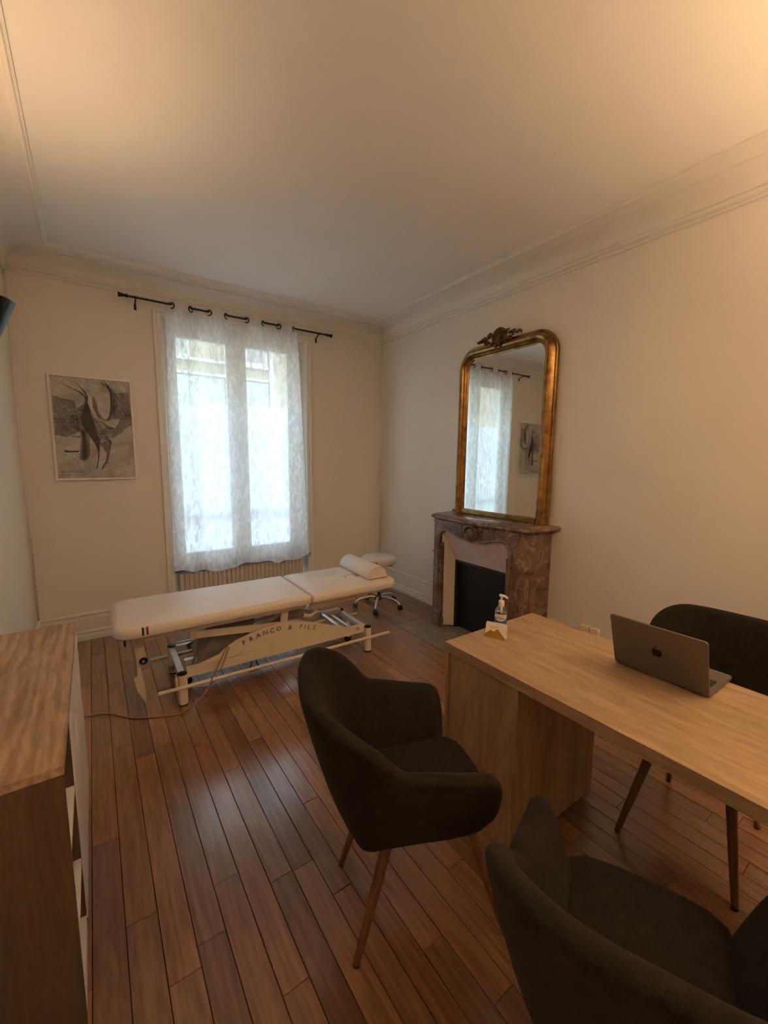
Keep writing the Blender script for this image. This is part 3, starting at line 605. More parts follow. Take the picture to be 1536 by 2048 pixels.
for s in (1, -1):
    lf = MB()
    for j, (dy, dz, an, L, wd) in enumerate(((0.05, 0.045, 0.5, 0.075, 0.016), (0.085, 0.035, 0.9, 0.06, 0.014), (0.11, 0.03, 0.25, 0.075, 0.014), (0.15, 0.022, 0.8, 0.05, 0.012), (0.165, 0.02, 0.1, 0.06, 0.012), (0.20, 0.016, 0.5, 0.045, 0.010),
                                             (0.04, -0.01, -0.5, 0.07, 0.018), (0.09, 0.0, -0.35, 0.06, 0.014), (0.015, -0.02, -1.2, 0.06, 0.016), (0.12, 0.012, -0.6, 0.045, 0.012))):
        a = an if s > 0 else PI-an
        lf.add(*leaf((-0.052, s*dy, dz), a, L*0.72, wd*0.9)); lf.ball((-0.060, s*(dy+0.02), dz+0.008), 0.011, 8, 6)
    o = lf.build('leaf_spray', 'gold_carved', cr, smooth=True)
    md_ = o.modifiers.new('t', 'SOLIDIFY'); md_.thickness = 0.006

# ------------------------------------------------------------------ massage table
tb = empty('massage_table', (-1.90, -1.29, 0), math.radians(-1.0)); tag(tb, 'cream electric massage table with lettered side panel in front of the window', 'massage table')
TX, TY = -1.90, -1.29
def tbo(mb, name, mat, parent=None, **k):
    mb.v = [(x-TX, y-TY, z) for x, y, z in mb.v]; return mb.build(name, mat, parent or tb, **k)
def pad(x0, x1, r0, r1, hole=False):
    y0, y1 = -1.605, -0.985
    poly = arc((x1-r1, y0+r1), r1, -PI/2, 0, 6)+arc((x1-r1, y1-r1), r1, 0, PI/2, 6)+arc((x0+r0, y1-r0), r0, PI/2, PI, 6)+arc((x0+r0, y0+r0), r0, PI, 1.5*PI, 6)
    mb = MB(); n = len(poly); c = ((x0+x1)/2, (y0+y1)/2); vs = []
    lay = [(0.520, 0.016), (0.524, 0.006), (0.534, 0.0), (0.560, 0.0), (0.574, 0.004), (0.582, 0.013), (0.586, 0.028)]
    def ins(p, o): 
        dx = p[0]-c[0]; dy = p[1]-c[1]; hx = (x1-x0)/2; hy = (y1-y0)/2
        return (c[0]+dx*(1-o/hx), c[1]+dy*(1-o/hy))
    for z, o in lay: vs += [(*ins(p, o), z) for p in poly]
    fs = [tuple(reversed(range(n)))]+[(L*n+i, L*n+(i+1) % n, (L+1)*n+(i+1) % n, (L+1)*n+i) for L in range(len(lay)-1) for i in range(n)]
    if not hole: fs.append(tuple(range((len(lay)-1)*n, len(lay)*n))); mb.add(vs, fs); return mb
    # top with an oval face opening
    hc = (-1.195, -1.320); N = n; base = len(vs); ring = []
    for i in range(N):
        p = vs[(len(lay)-1)*n+i]; a = math.atan2(p[1]-hc[1], p[0]-hc[0]); ring.append((hc[0]+0.085*math.cos(a), hc[1]+0.055*math.sin(a)))
    vs += [(x, y, 0.586) for x, y in ring]+[(hc[0]+(x-hc[0])*0.93, hc[1]+(y-hc[1])*0.93, 0.575) for x, y in ring]+[(hc[0]+(x-hc[0])*0.9, hc[1]+(y-hc[1])*0.9, 0.524) for x, y in ring]
    T0 = (len(lay)-1)*n
    for A, B in ((T0, base), (base, base+N), (base+N, base+2*N)): fs += [(A+i, A+(i+1) % N, B+(i+1) % N, B+i) for i in range(N)]
    fs.append(tuple(reversed(range(base+2*N, base+3*N))))
    mb.add(vs, fs); return mb
tbo(pad(-2.875, -1.682, 0.085, 0.018), 'leg_cushion', 'cream_vinyl', smooth='auto', angle=35)
hcsh = tbo(pad(-1.676, -0.925, 0.018, 0.085, True), 'head_cushion', 'cream_vinyl', smooth='auto', angle=35)
tbo(MB().prism(rrect(-1.262, -1.372, -1.180, -1.300, 0.030, 5), XY, 0.560, 0.5885), 'face_plug', 'cream_vinyl', hcsh, bevel=0.004)
for i, mt in enumerate(('tag_blue', 'tag_white', 'tag_red')): tbo(MB().box((-2.735+i*0.011, -1.6065, 0.537), (-2.724+i*0.011, -1.600, 0.583)), 'flag_tag', mt)
# upper frame
for y in (-1.52, -1.06): tbo(MB().box((-2.72, y-0.017, 0.478), (-1.70, y+0.017, 0.519)), 'upper_rail', 'cream_metal', bevel=0.003); tbo(MB().box((-1.66, y-0.015, 0.485), (-1.03, y+0.015, 0.519)), 'head_rail', 'cream_metal', bevel=0.003)
for x in (-2.70, -2.20, -1.72, -1.62, -1.05): tbo(MB().box((x-0.015, -1.52, 0.482), (x+0.015, -1.06, 0.516)), 'cross_rail', 'cream_metal')
tbo(MB().box((-2.825, -1.56, 0.475), (-2.815, -1.545, 0.521)), 'strap_hook', 'black_plastic')
# base: legs, cross tubes, beams
for x, y in ((-2.53, -1.515), (-1.165, -1.515), (-2.53, -1.045), (-1.165, -1.045)):
    l = tbo(MB().tube([(x, y, 0.012), (x, y, 0.205)], 0.029, 18), 'leg', 'cream_metal', smooth='auto')
    tbo(MB().lathe([(0.0295, 0.204), (0.0295, 0.209), (0.024, 0.213), (0.01, 0.214)], (x, y, 0), 18), 'cap', 'black_plastic', l, smooth='auto'); tbo(MB().lathe([(0.026, 0.0005), (0.028, 0.003), (0.028, 0.013)], (x, y, 0), 18), 'foot_pad', 'black_plastic', l, smooth='auto')
for x in (-2.53, -1.165): tbo(MB().box((x-0.019, -1.487, 0.158), (x+0.019, -1.073, 0.198)), 'end_tube', 'silver_metal', bevel=0.004)
for y in (-1.495, -1.065):
    tbo(MB().box((-2.502, y-0.012, 0.165), (-1.193, y+0.012, 0.232)), 'side_beam', 'cream_metal', bevel=0.003)
pt = [(-2.47, 0.232), (-2.306, 0.270), (-2.262, 0.306), (-2.197, 0.340), (-2.116, 0.362), (-2.009, 0.386), (-1.914, 0.396), (-1.815, 0.390), (-1.713, 0.368), (-1.607, 0.333), (-1.496, 0.291), (-1.40, 0.258), (-1.33, 0.232)]
lp = tbo(MB().prism(pt, XZ, -1.512, -1.502), 'side_plate', 'cream_metal', bevel=0.002); lp['label'] = 'arched cream side plate with dark lettering'
tbo(MB().prism([(u, v-0.02) for u, v in pt], XZ, -1.056, -1.048), 'side_plate', 'cream_metal')
# foot-control bars
for y, z in ((-1.545, 0.128), (-1.015, 0.118)):
    br = tbo(MB().tube([(-2.668, y, z), (-0.975, y, z-0.002)], 0.0115, 12), 'foot_bar', 'cream_metal', smooth='auto')
    for x in (-2.62, -1.08): pass
for x in (-2.565, -1.19): tbo(MB().box((x-0.004, -1.545, 0.122), (x+0.004, -1.50, 0.20)), 'bar_hanger', 'cream_metal')
# scissor lift
def flatbar(p0, p1, h, y0, y1, name, mat):
    (x0, z0), (x1, z1) = p0, p1; d = Vector((x1-x0, z1-z0)).normalized(); nn = Vector((-d.y, d.x))*h/2
    tbo(MB().prism([(x0+nn.x, z0+nn.y), (x0-nn.x, z0-nn.y), (x1-nn.x, z1-nn.y), (x1+nn.x, z1+nn.y)], XZ, y0, y1), name, mat, bevel=0.003)
flatbar((-2.47, 0.425), (-1.72, 0.345), 0.05, -1.475, -1.462, 'lift_arm', 'cream_metal'); flatbar((-2.47, 0.425), (-1.72, 0.345), 0.05, -1.10, -1.087, 'lift_arm', 'cream_metal')
flatbar((-2.44, 0.20), (-1.70, 0.44), 0.045, -1.45, -1.437, 'lift_arm', 'grey_cover'); flatbar((-2.44, 0.20), (-1.70, 0.44), 0.045, -1.125, -1.112, 'lift_arm', 'grey_cover')
flatbar((-1.86, 0.375), (-1.84, 0.485), 0.05, -1.50, -1.478, 'upright_lug', 'cream_metal')
tbo(MB().prism([(-2.43, 0.235), (-2.26, 0.40), (-2.03, 0.42), (-2.10, 0.27), (-2.30, 0.22)], XZ, -1.41, -1.18), 'motor_cover', 'grey_cover', bevel=0.008)
tbo(MB().tube([(-2.05, -1.30, 0.33), (-1.52, -1.28, 0.45)], [0.028, 0.02], 12), 'lift_cylinder', 'silver_metal', smooth='auto')
tbo(MB().tube([(-1.95, -1.42, 0.44), (-1.75, -1.42, 0.475)], 0.011, 8), 'stay_rod', 'silver_metal', smooth='auto')
for x, z in ((-2.40, 0.185), (-1.28, 0.190)): tbo(MB().tube([(x, -1.50, z), (x, -1.06, z)], 0.013, 10), 'cross_tube', 'silver_metal', smooth='auto')
tbo(MB().tube([(-1.36, -1.49, 0.205), (-1.36, -1.07, 0.205)], 0.018, 10), 'cross_tube', 'silver_metal', smooth='auto')
tbo(MB().box((-2.49, -1.34, 0.17), (-2.33, -1.30, 0.205)), 'end_bracket', 'silver_metal', bevel=0.003); tbo(MB().box((-2.51, -1.12, 0.185), (-2.36, -1.08, 0.225)), 'end_bracket', 'silver_metal', bevel=0.003)
tbo(MB().box((-1.37, -1.10, 0.19), (-1.19, -1.085, 0.232)), 'end_bracket', 'silver_metal', bevel=0.003)
tbo(MB().tube([(-1.70, -1.47, 0.40), (-1.64, -1.47, 0.385), (-1.60, -1.47, 0.41), (-1.62, -1.47, 0.44), (-1.57, -1.47, 0.47), (-1.40, -1.47, 0.495)], [0.016, 0.016, 0.015, 0.013, 0.013, 0.013], 8), 'release_lever', 'cream_metal', smooth='auto')
tbo(MB().prism([(-1.66, 0.40), (-1.50, 0.44), (-1.12, 0.478), (-1.12, 0.455), (-1.45, 0.40)], XZ, -1.13, -1.10), 'head_bracket', 'cream_metal')
flatbar((-1.66, 0.455), (-1.15, 0.475), 0.035, -1.50, -1.488, 'head_bracket', 'cream_metal')
for x, z, y in ((-2.425, 0.425, -1.476), (-1.255, 0.205, -1.508), (-1.10, 0.47, -1.525)):
    tbo(MB().lathe([(0.001, 0.0), (0.014, -0.001), (0.016, -0.006), (0.013, -0.013), (0.005, -0.015)], (x, y, z), 14, 'y'), 'pivot_bolt', 'chrome' if x > -2 else 'cream_metal', smooth='auto')
tbo(MB().box((-2.585, -1.34, 0.150), (-2.553, -1.27, 0.190)), 'transformer_box', 'grey_cover', bevel=0.005)
for z in (0.118, 0.135): tbo(MB().ball((-2.552, -1.42, z), 0.013, 10, 6), 'wheel_stop', 'cream_metal', smooth=True)
for x in (-2.47, -1.22): tbo(MB().lathe([(0.026, -0.010), (0.030, -0.006), (0.030, 0.006), (0.026, 0.010)], (x, -1.28, 0.0315), 16, 'y'), 'castor', 'black_plastic', smooth='auto'); tbo(MB().box((x-0.012, -1.30, 0.05), (x+0.012, -1.26, 0.17)), 'castor_fork', 'cream_metal')
# hanging end arm with black knob
hp = [(-2.774, 0.485), (-2.723, 0.485), (-2.718, 0.40), (-2.705, 0.31), (-2.705, 0.277), (-2.742, 0.266), (-2.742, 0.224), (-2.726, 0.124), (-2.722, 0.075), (-2.726, 0.03), (-2.730, 0.012), (-2.740, 0.04), (-2.771, 0.110), (-2.783, 0.183), (-2.783, 0.193), (-2.765, 0.199), (-2.764, 0.248)]
ea = tbo(MB().prism(hp, XZ, -1.405, -1.385), 'end_arm', 'cream_metal', bevel=0.003)
tbo(MB().torus((-2.727, -1.412, 0.300), (0, 1, 0), 0.017, 0.007, 18, 8), 'knob', 'black_plastic', ea, smooth=True); tbo(MB().ball((-2.727, -1.412, 0.300), 0.009, 10, 6), 'knob_core', 'chrome', ea, smooth=True)
# lettering
def letters(items, size, y, parent, mat, name):
    mb = MB()
    for ch, x, z, a in items:
        cu_ = bpy.data.curves.new('t', 'FONT'); cu_.body = ch; cu_.size = size; cu_.align_x = 'CENTER'; cu_.extrude = 0.0006; cu_.shear = 0.12; cu_.resolution_u = 3
        o = bpy.data.objects.new('t', cu_); COL.objects.link(o); bpy.context.view_layer.update()
        me = bpy.data.meshes.new_from_object(o.evaluated_get(bpy.context.evaluated_depsgraph_get()))
        ca_, sa = math.cos(a), math.sin(a)
        mb.add([(x+v.co.x*ca_-v.co.y*sa, y-v.co.z, z+v.co.x*sa+v.co.y*ca_) for v in me.vertices], [tuple(p.vertices) for p in me.polygons])
        bpy.data.objects.remove(o); bpy.data.curves.remove(cu_); bpy.data.meshes.remove(me)
    return tbo(mb, name, mat, parent)
lz = [('F', -2.14, 0.296, 0.40), ('R', -2.092, 0.311, 0.33), ('A', -2.044, 0.323, 0.26), ('N', -1.997, 0.333, 0.19), ('C', -1.949, 0.338, 0.08), ('O', -1.902, 0.339, 0.0), ('&', -1.821, 0.332, -0.12), ('F', -1.740, 0.318, -0.20), ('I', -1.708, 0.311, -0.22), ('L', -1.679, 0.303, -0.26), ('S', -1.637, 0.290, -0.30)]
letters(lz, 0.047, -1.5125, lp, 'letter_ink', 'lettering')['label'] = 'dark capital letters reading FRANCO & FILS'
# cables
def cable(pts, r, name, mat, parent=None, n=8, label=None):
    P = [Vector(p) for p in pts]; out = []
    for i in range(len(P)-1):
        p0, p1, p2, p3 = P[max(0, i-1)], P[i], P[i+1], P[min(len(P)-1, i+2)]
        for k in range(n):
            t = k/n; out.append(0.5*((2*p1)+(p2-p0)*t+(2*p0-5*p1+4*p2-p3)*t*t+(3*p1-p0-3*p2+p3)*t**3))
    out.append(P[-1]); return MB().tube(out, r, 8)
tbo(cable([(-2.235, -1.495, 0.325), (-2.275, -1.525, 0.285), (-2.345, -1.545, 0.17), (-2.42, -1.575, 0.06), (-2.55, -1.615, 0.008), (-2.63, -1.60, 0.006), (-2.80, -1.515, 0.006), (-2.93, -1.375, 0.006), (-3.02, -1.345, 0.006), (-3.12, -1.30, 0.006)], 0.0045, 'c', 'c'), 'power_cable', 'cable_grey', smooth=True)
tbo(cable([(-2.225, -1.495, 0.325), (-2.255, -1.522, 0.28), (-2.30, -1.535, 0.19), (-2.37, -1.54, 0.095), (-2.44, -1.46, 0.06)], 0.0035, 'c', 'c'), 'handset_cable', 'cable_grey', smooth=True)
tbo(cable([(-2.33, -1.415, 0.43), (-2.42, -1.42, 0.35), (-2.44, -1.43, 0.26), (-2.45, -1.40, 0.20)], 0.004, 'c', 'c'), 'handset_cable', 'cable_grey', smooth=True)
tbo(cable([(-2.08, -1.46, 0.20), (-2.085, -1.46, 0.12), (-2.10, -1.45, 0.07), (-2.03, -1.46, 0.075), (-2.05, -1.46, 0.13), (-2.055, -1.46, 0.20)], 0.0045, 'c', 'c'), 'cable_loop', 'black_plastic', smooth=True)

# half-round bolster lying on the table
bo = empty('bolster', (-1.062, -1.275, 0.5905)); tag(bo, 'cream half-round bolster cushion lying across the head of the massage table', 'bolster')
bo.rotation_euler = (0, 0, math.radians(-2.0))
bpz = [(0.092*math.cos(a), 0.092*math.sin(a)*1.02) for a in [PI*i/16 for i in range(17)]]
bpz = [(0.086, 0.0)]+[(x, z+0.008) for x, z in bpz]+[(-0.086, 0.0)]
mb = MB(); n = len(bpz); vs = []
for y, s in ((-0.245, 0.93), (-0.252, 0.97), (-0.248, 1.0), (0.248, 1.0), (0.252, 0.97), (0.245, 0.93)): vs += [(x*s, y, z*s) for x, z in bpz]
mb.add(vs, [tuple(range(n)), tuple(reversed(range(5*n, 6*n)))]+[(L*n+i, L*n+(i+1) % n, (L+1)*n+(i+1) % n, (L+1)*n+i) for L in range(5) for i in range(n)])
mb.build('cover', 'cream_vinyl', bo, smooth='auto', angle=40)

# ------------------------------------------------------------------ rolling stool
SX, SY = -0.525, -0.735
st = empty('rolling_stool', (SX, SY, 0)); tag(st, 'round cream padded stool on a chrome five-star castor base in the corner', 'stool')
se = MB().lathe([(0.01, 0.478), (0.165, 0.478), (0.180, 0.484), (0.186, 0.496), (0.186, 0.522), (0.180, 0.536), (0.165, 0.543), (0.01, 0.544)], n=36).build('seat', 'cream_vinyl', st, smooth='auto')
for i, mt in enumerate(('tag_blue', 'tag_white', 'tag_red')):
    a = math.radians(222+i*4.0); MB().box((-0.003, -0.0055, 0.494), (0.003, 0.0055, 0.524)).build('flag_tag', mt, se); o = bpy.context.scene.objects[-1] if False else se.children[-1]
    o.location = (0.1855*math.cos(a), 0.1855*math.sin(a), 0); o.rotation_euler = (0, 0, a)
MB().lathe([(0.07, 0.465), (0.07, 0.478)], n=18).build('seat_plate', 'black_plastic', st, smooth='auto')
MB().lathe([(0.014, 0.20), (0.014, 0.47)], n=14).build('piston', 'chrome', st, smooth='auto'); MB().lathe([(0.024, 0.09), (0.024, 0.30), (0.020, 0.305)], n=16).build('column', 'black_plastic', st, smooth='auto')
MB().lathe([(0.045, 0.085), (0.048, 0.10), (0.04, 0.125), (0.026, 0.135)], n=18).build('hub', 'black_plastic', st, smooth='auto')
MB().tube([(0, 0, 0.455), (0.06, -0.07, 0.45), (0.10, -0.115, 0.455)], 0.005, 8).build('height_lever', 'chrome', st, smooth=True)
for k in range(5):
    a = math.radians(-59+72*k); c, s = math.cos(a), math.sin(a)
    lg = MB().tube([(0.03*c, 0.03*s, 0.112), (0.09*c, 0.09*s, 0.118), (0.16*c, 0.16*s, 0.108), (0.215*c, 0.215*s, 0.088), (0.243*c, 0.243*s, 0.062)], [0.016, 0.014, 0.012, 0.011, 0.010], 10).build('base_leg', 'chrome', st, smooth='auto')
    for q in (-1, 1):
        wl = MB().lathe([(0.010, q*0.006), (0.024, q*0.006), (0.026, q*0.010), (0.026, q*0.018), (0.020, q*0.021), (0.008, q*0.020)], (0, 0, 0), 16, 'y').build('castor_wheel', 'black_plastic', lg, smooth='auto')
        wl.location = (0.246*c, 0.246*s, 0.0275); wl.rotation_euler = (0, 0, a+0.6*(k-1))

# ------------------------------------------------------------------ sideboard
SBX0, SBX1, SBY0, SBY1, SBZ = -W+0.036, -3.022, -2.994, -1.871, 0.778
sb = empty('sideboard', ((SBX0+SBX1)/2, (SBY0+SBY1)/2, 0)); tag(sb, 'oak sideboard with white front along the left wall', 'sideboard')
ox, oy = sb.location.x, sb.location.y
def sbo(a, b, name, mat, parent=None, bevel=0.0015): return box(name, (a[0]-ox, a[1]-oy, a[2]), (b[0]-ox, b[1]-oy, b[2]), mat, parent or sb, bevel)
sbo((SBX0, SBY0, SBZ-0.024), (SBX1, SBY1, SBZ), 'top', 'console_oak')
sbo((SBX0, SBY0+0.001, 0.0), (SBX1-0.002, SBY0+0.024, SBZ-0.0245), 'side_panel', 'console_oak_shaded')
sbo((SBX0, SBY1-0.024, 0.0), (SBX1-0.002, SBY1-0.001, SBZ-0.0245), 'side_panel', 'console_oak_shaded')
DV = -2.69
sbo((SBX0+0.02, DV-0.012, 0.03), (SBX1-0.004, DV+0.010, SBZ-0.0245), 'divider', 'console_oak_shaded')
sbo((SBX0+0.002, SBY0+0.024, 0.0), (SBX0+0.010, SBY1-0.024, SBZ-0.0245), 'back_panel', 'console_white')
for z in (0.262, 0.521): sbo((SBX0+0.012, SBY0+0.025, z-0.020), (SBX1-0.003, DV-0.0125, z), 'shelf', 'console_white')
sbo((SBX0+0.012, SBY0+0.025, 0.0), (SBX1-0.003, DV-0.0125, 0.05), 'bottom_panel', 'console_white')
for a, b in ((DV+0.012, -2.287), (-2.283, SBY1-0.026)):
    d = sbo((SBX1-0.022, a, 0.012), (SBX1-0.001, b, SBZ-0.028), 'door', 'console_white')
    sbo((SBX1-0.0012, (a+b)/2-0.004, 0.50), (SBX1+0.004, (a+b)/2+0.004, 0.62), 'handle', 'console_white', d, 0.001)

# ------------------------------------------------------------------ desk
DX0, DX1, DY0, DY1, DZ = -1.672, -1.042, -4.545, -2.945, 0.745
dk = empty('desk', ((DX0+DX1)/2, (DY0+DY1)/2, 0)); tag(dk, 'light oak desk with box pedestal holding the laptop', 'desk')
ox2, oy2 = dk.location.x, dk.location.y
def dko(a, b, name, mat, parent=None, bevel=0.0015): return box(name, (a[0]-ox2, a[1]-oy2, a[2]), (b[0]-ox2, b[1]-oy2, b[2]), mat, parent or dk, bevel)
dko((DX0, DY0, DZ-0.044), (DX1, DY1, DZ), 'desktop', 'oak_desk')
for y0, y1 in ((-3.335, DY1-0.003), (DY0+0.003, DY0+0.385)):
    dko((DX0+0.012, y0+0.019, 0.0), (DX1-0.035, y1-0.019, DZ-0.0445), 'pedestal', 'oak_desk_upright')
    dko((DX0+0.006, y0, 0.0), (DX1-0.032, y0+0.0185, DZ-0.0445), 'pedestal_side', 'oak_desk_upright'); dko((DX0+0.006, y1-0.0185, 0.0), (DX1-0.032, y1, DZ-0.0445), 'pedestal_side', 'oak_desk_upright')
    for k in range(3): z0 = 0.04+k*0.218; d = dko((DX1-0.0345, y0+0.022, z0), (DX1-0.016, y1-0.022, z0+0.212), 'drawer', 'oak_desk'); dko((DX1-0.016, (y0+y1)/2-0.05, z0+0.16), (DX1-0.006, (y0+y1)/2+0.05, z0+0.172), 'handle', 'silver_metal', d)

# laptop
lt = empty('laptop', (-1.122, -3.631, DZ)); tag(lt, 'open grey aluminium laptop with dark fruit logo on its lid, on the desk', 'laptop')
lb = MB().prism(rrect(-0.113, -0.157, 0.113, 0.157, 0.012), XY, 0.003, 0.0145).build('base', 'laptop_grey', lt, bevel=0.002)
MB().prism(rrect(-0.100, -0.140, 0.012, 0.140, 0.004, 2), XY, 0.0142, 0.0150).build('keyboard_well', 'black_plastic', lb)
kb = MB()
for r in range(6):
    for c in range(14): kb.box((-0.096+r*0.0178, -0.137+c*0.0197, 0.0150), (-0.096+r*0.0178+0.0150, -0.137+c*0.0197+0.0165, 0.0162))
kb.build('keys', 'black_plastic', lb)
MB().prism(rrect(0.024, -0.065, 0.106, 0.065, 0.004, 2), XY, 0.0144, 0.0149).build('trackpad', 'laptop_grey', lb)
for x, y in ((-0.09, -0.13), (-0.09, 0.13), (0.09, -0.13), (0.09, 0.13)): MB().lathe([(0.008, 0.0), (0.009, 0.0034)], (x, y, 0), 10).build('rubber_foot', 'black_plastic', lb)
ld = MB().prism(rrect(-0.157, 0.0, 0.157, 0.222, 0.010), lambda u, v, d: (d, u, v), -0.0075, 0.0).build('lid', 'laptop_grey', lt, bevel=0.0015)
ld.location = (-0.113, 0, 0.012); ld.rotation_euler = (0, math.radians(-18.5), 0)
MB().prism(rrect(-0.152, 0.008, 0.152, 0.217, 0.006), lambda u, v, d: (d, u, v), -0.0002, 0.0006).build('screen', 'screen_black', ld)
ap = [(0.0, 0.0125), (0.006, 0.0155), (0.013, 0.014), (0.017, 0.009), (0.018, 0.001), (0.0155, -0.008), (0.010, -0.0155), (0.005, -0.017), (0.0, -0.0155), (-0.005, -0.017), (-0.010, -0.0155), (-0.0150, -0.008), (-0.0165, -0.003), (-0.0130, 0.001), (-0.0125, 0.006), (-0.0160, 0.0105), (-0.011, 0.0148), (-0.006, 0.0155)]
mb = MB().prism([(u, v+0.111) for u, v in ap], lambda u, v, d: (d, -u, v), -0.0080, -0.0073)
mb.prism([(u, v+0.111) for u, v in ((0.0, 0.0165), (0.0005, 0.0205), (-0.0030, 0.0245), (-0.0070, 0.0258), (-0.0065, 0.0215), (-0.0035, 0.0180))], lambda u, v, d: (d, -u, v), -0.0080, -0.0073)
mb.build('logo', 'laptop_mark', ld)['label'] = 'dark bitten-apple logo'

# card holder
ch = empty('card_holder', (-1.447, -3.043, DZ), math.radians(-62.5)); tag(ch, 'small white card holder printed with gold mountains on the desk', 'card holder')
# local x runs along the front, local -y faces the viewer
def wedge(x0, x1, zb, zt, yb, yt, t): return MB().add([(x0, yb, zb), (x1, yb, zb), (x1, yt, zt), (x0, yt, zt), (x0, yb+t, zb), (x1, yb+t, zb), (x1, yt+t, zt), (x0, yt+t, zt)], [(0, 1, 2, 3), (7, 6, 5, 4), (0, 4, 5, 1), (1, 5, 6, 2), (2, 6, 7, 3), (3, 7, 4, 0)])
wedge(-0.047, 0.047, 0.0, 0.062, -0.016, 0.0, 0.004).build('front_panel', 'card_white', ch, bevel=0.001)
wedge(-0.047, 0.047, 0.0, 0.064, 0.020, 0.010, 0.004).build('back_panel', 'card_white', ch, bevel=0.001); MB().box((-0.047, -0.014, 0.0), (0.047, 0.022, 0.004)).build('tray', 'card_white', ch)
def onfr(u, v, d): return (u, -0.016+0.016*v/0.062-0.0006-d, v)
MB().prism([(-0.047, 0.001), (0.047, 0.001), (0.008, 0.041), (-0.012, 0.026), (-0.022, 0.034), (-0.047, 0.014)], onfr, 0.0, -0.0008).build('gold_print', 'card_gold', ch)
MB().prism([(-0.030, 0.047), (0.012, 0.047), (0.012, 0.050), (-0.030, 0.050)], onfr, 0.0, -0.0008).build('text_line', 'card_grey', ch); MB().prism([(-0.024, 0.041), (-0.002, 0.041), (-0.002, 0.043), (-0.024, 0.043)], onfr, 0.0, -0.0008).build('text_line', 'card_grey', ch)
MB().box((-0.043, 0.003, 0.0045), (0.043, 0.0085, 0.055)).build('cards', 'card_white', ch)

# pump bottle
bt = empty('pump_bottle', (-1.372, -3.006, DZ), math.radians(-62)); tag(bt, 'clear hand gel pump bottle with blue label behind the card holder', 'bottle')
prf = [(0.020, 0.0), (0.0235, 0.003), (0.0235, 0.085), (0.0225, 0.098), (0.017, 0.112), (0.0115, 0.122), (0.0105, 0.128)]
mb = MB().lathe(prf, n=24); mb.v = [(x*1.25, y*0.85, z) for x, y, z in mb.v]; mb.build('body', 'bottle_plastic', bt, smooth='auto')
mb = MB().lathe([(0.019, 0.003), (0.0222, 0.005), (0.0222, 0.084), (0.0215, 0.094)], n=24); mb.v = [(x*1.25, y*0.85, z) for x, y, z in mb.v]; mb.build('gel_filling', 'gel', bt, smooth='auto')
def lab(u, z, o=0.0005):  # wraps around the front of the body (facing local -y)
    a = -PI/2+u; return (1.25*(0.0235+o)*math.cos(a), 0.85*(0.0235+o)*math.sin(a), z)
def labmesh(fz0, fz1, umax, o, name, mat):
    N = 16; vs = []
    for i in range(N+1):
        u = -umax+2*umax*i/N; vs += [lab(u, fz0(u/umax), o), lab(u, fz1(u/umax), o)]
    MB().add(vs, [(2*i, 2*i+2, 2*i+3, 2*i+1) for i in range(N)]).build(name, mat, bt, smooth=True)
labmesh(lambda t: 0.012, lambda t: 0.062+0.014*t*t, 1.25, 0.0006, 'blue_label', 'label_blue')
labmesh(lambda t: 0.086-0.034*math.sqrt(max(0, 1-t*t)), lambda t: 0.086, 1.15, 0.0010, 'white_label', 'card_white')
labmesh(lambda t: 0.066, lambda t: 0.069, 0.75, 0.0014, 'label_line', 'label_red'); labmesh(lambda t: 0.075, lambda t: 0.077, 0.5, 0.0014, 'label_line', 'card_grey')
pm = MB().lathe([(0.0125, 0.122), (0.0135, 0.126), (0.0135, 0.145), (0.0120, 0.148), (0.0055, 0.150), (0.0055, 0.166), (0.007, 0.168), (0.008, 0.174), (0.005, 0.177)], n=18)
pm.tube([(0.0, 0, 0.172), (0.016, -0.002, 0.171), (0.030, -0.004, 0.163)], [0.007, 0.006, 0.004], 8).ball((-0.006, 0, 0.172), 0.007, 8, 6)
pm.tube([(0, 0, 0.122), (0, 0, 0.105), (0, 0, 0.095), (0, 0, 0.01)], [0.008, 0.007, 0.003, 0.0025], 8); pm.build('pump', 'white_plastic', bt, smooth='auto')

# wall sockets beyond the desk
so = empty('wall_socket', (0, -2.72, 0.276)); tag(so, 'cream double wall socket low on the right wall behind the desk edge', 'socket')
for y in (-0.036, 0.036): o = box('socket_plate', (-0.018, y-0.033, 0.0), (-0.0005, y+0.033, 0.070), 'outlet_cream', so, 0.004); s_ = MB().lathe([(0.018, -0.0175), (0.020, -0.0188), (0.014, -0.0188), (0.013, -0.0150)], (0, y, 0.035), 16, 'x').build('socket_ring', 'outlet_cream', o)

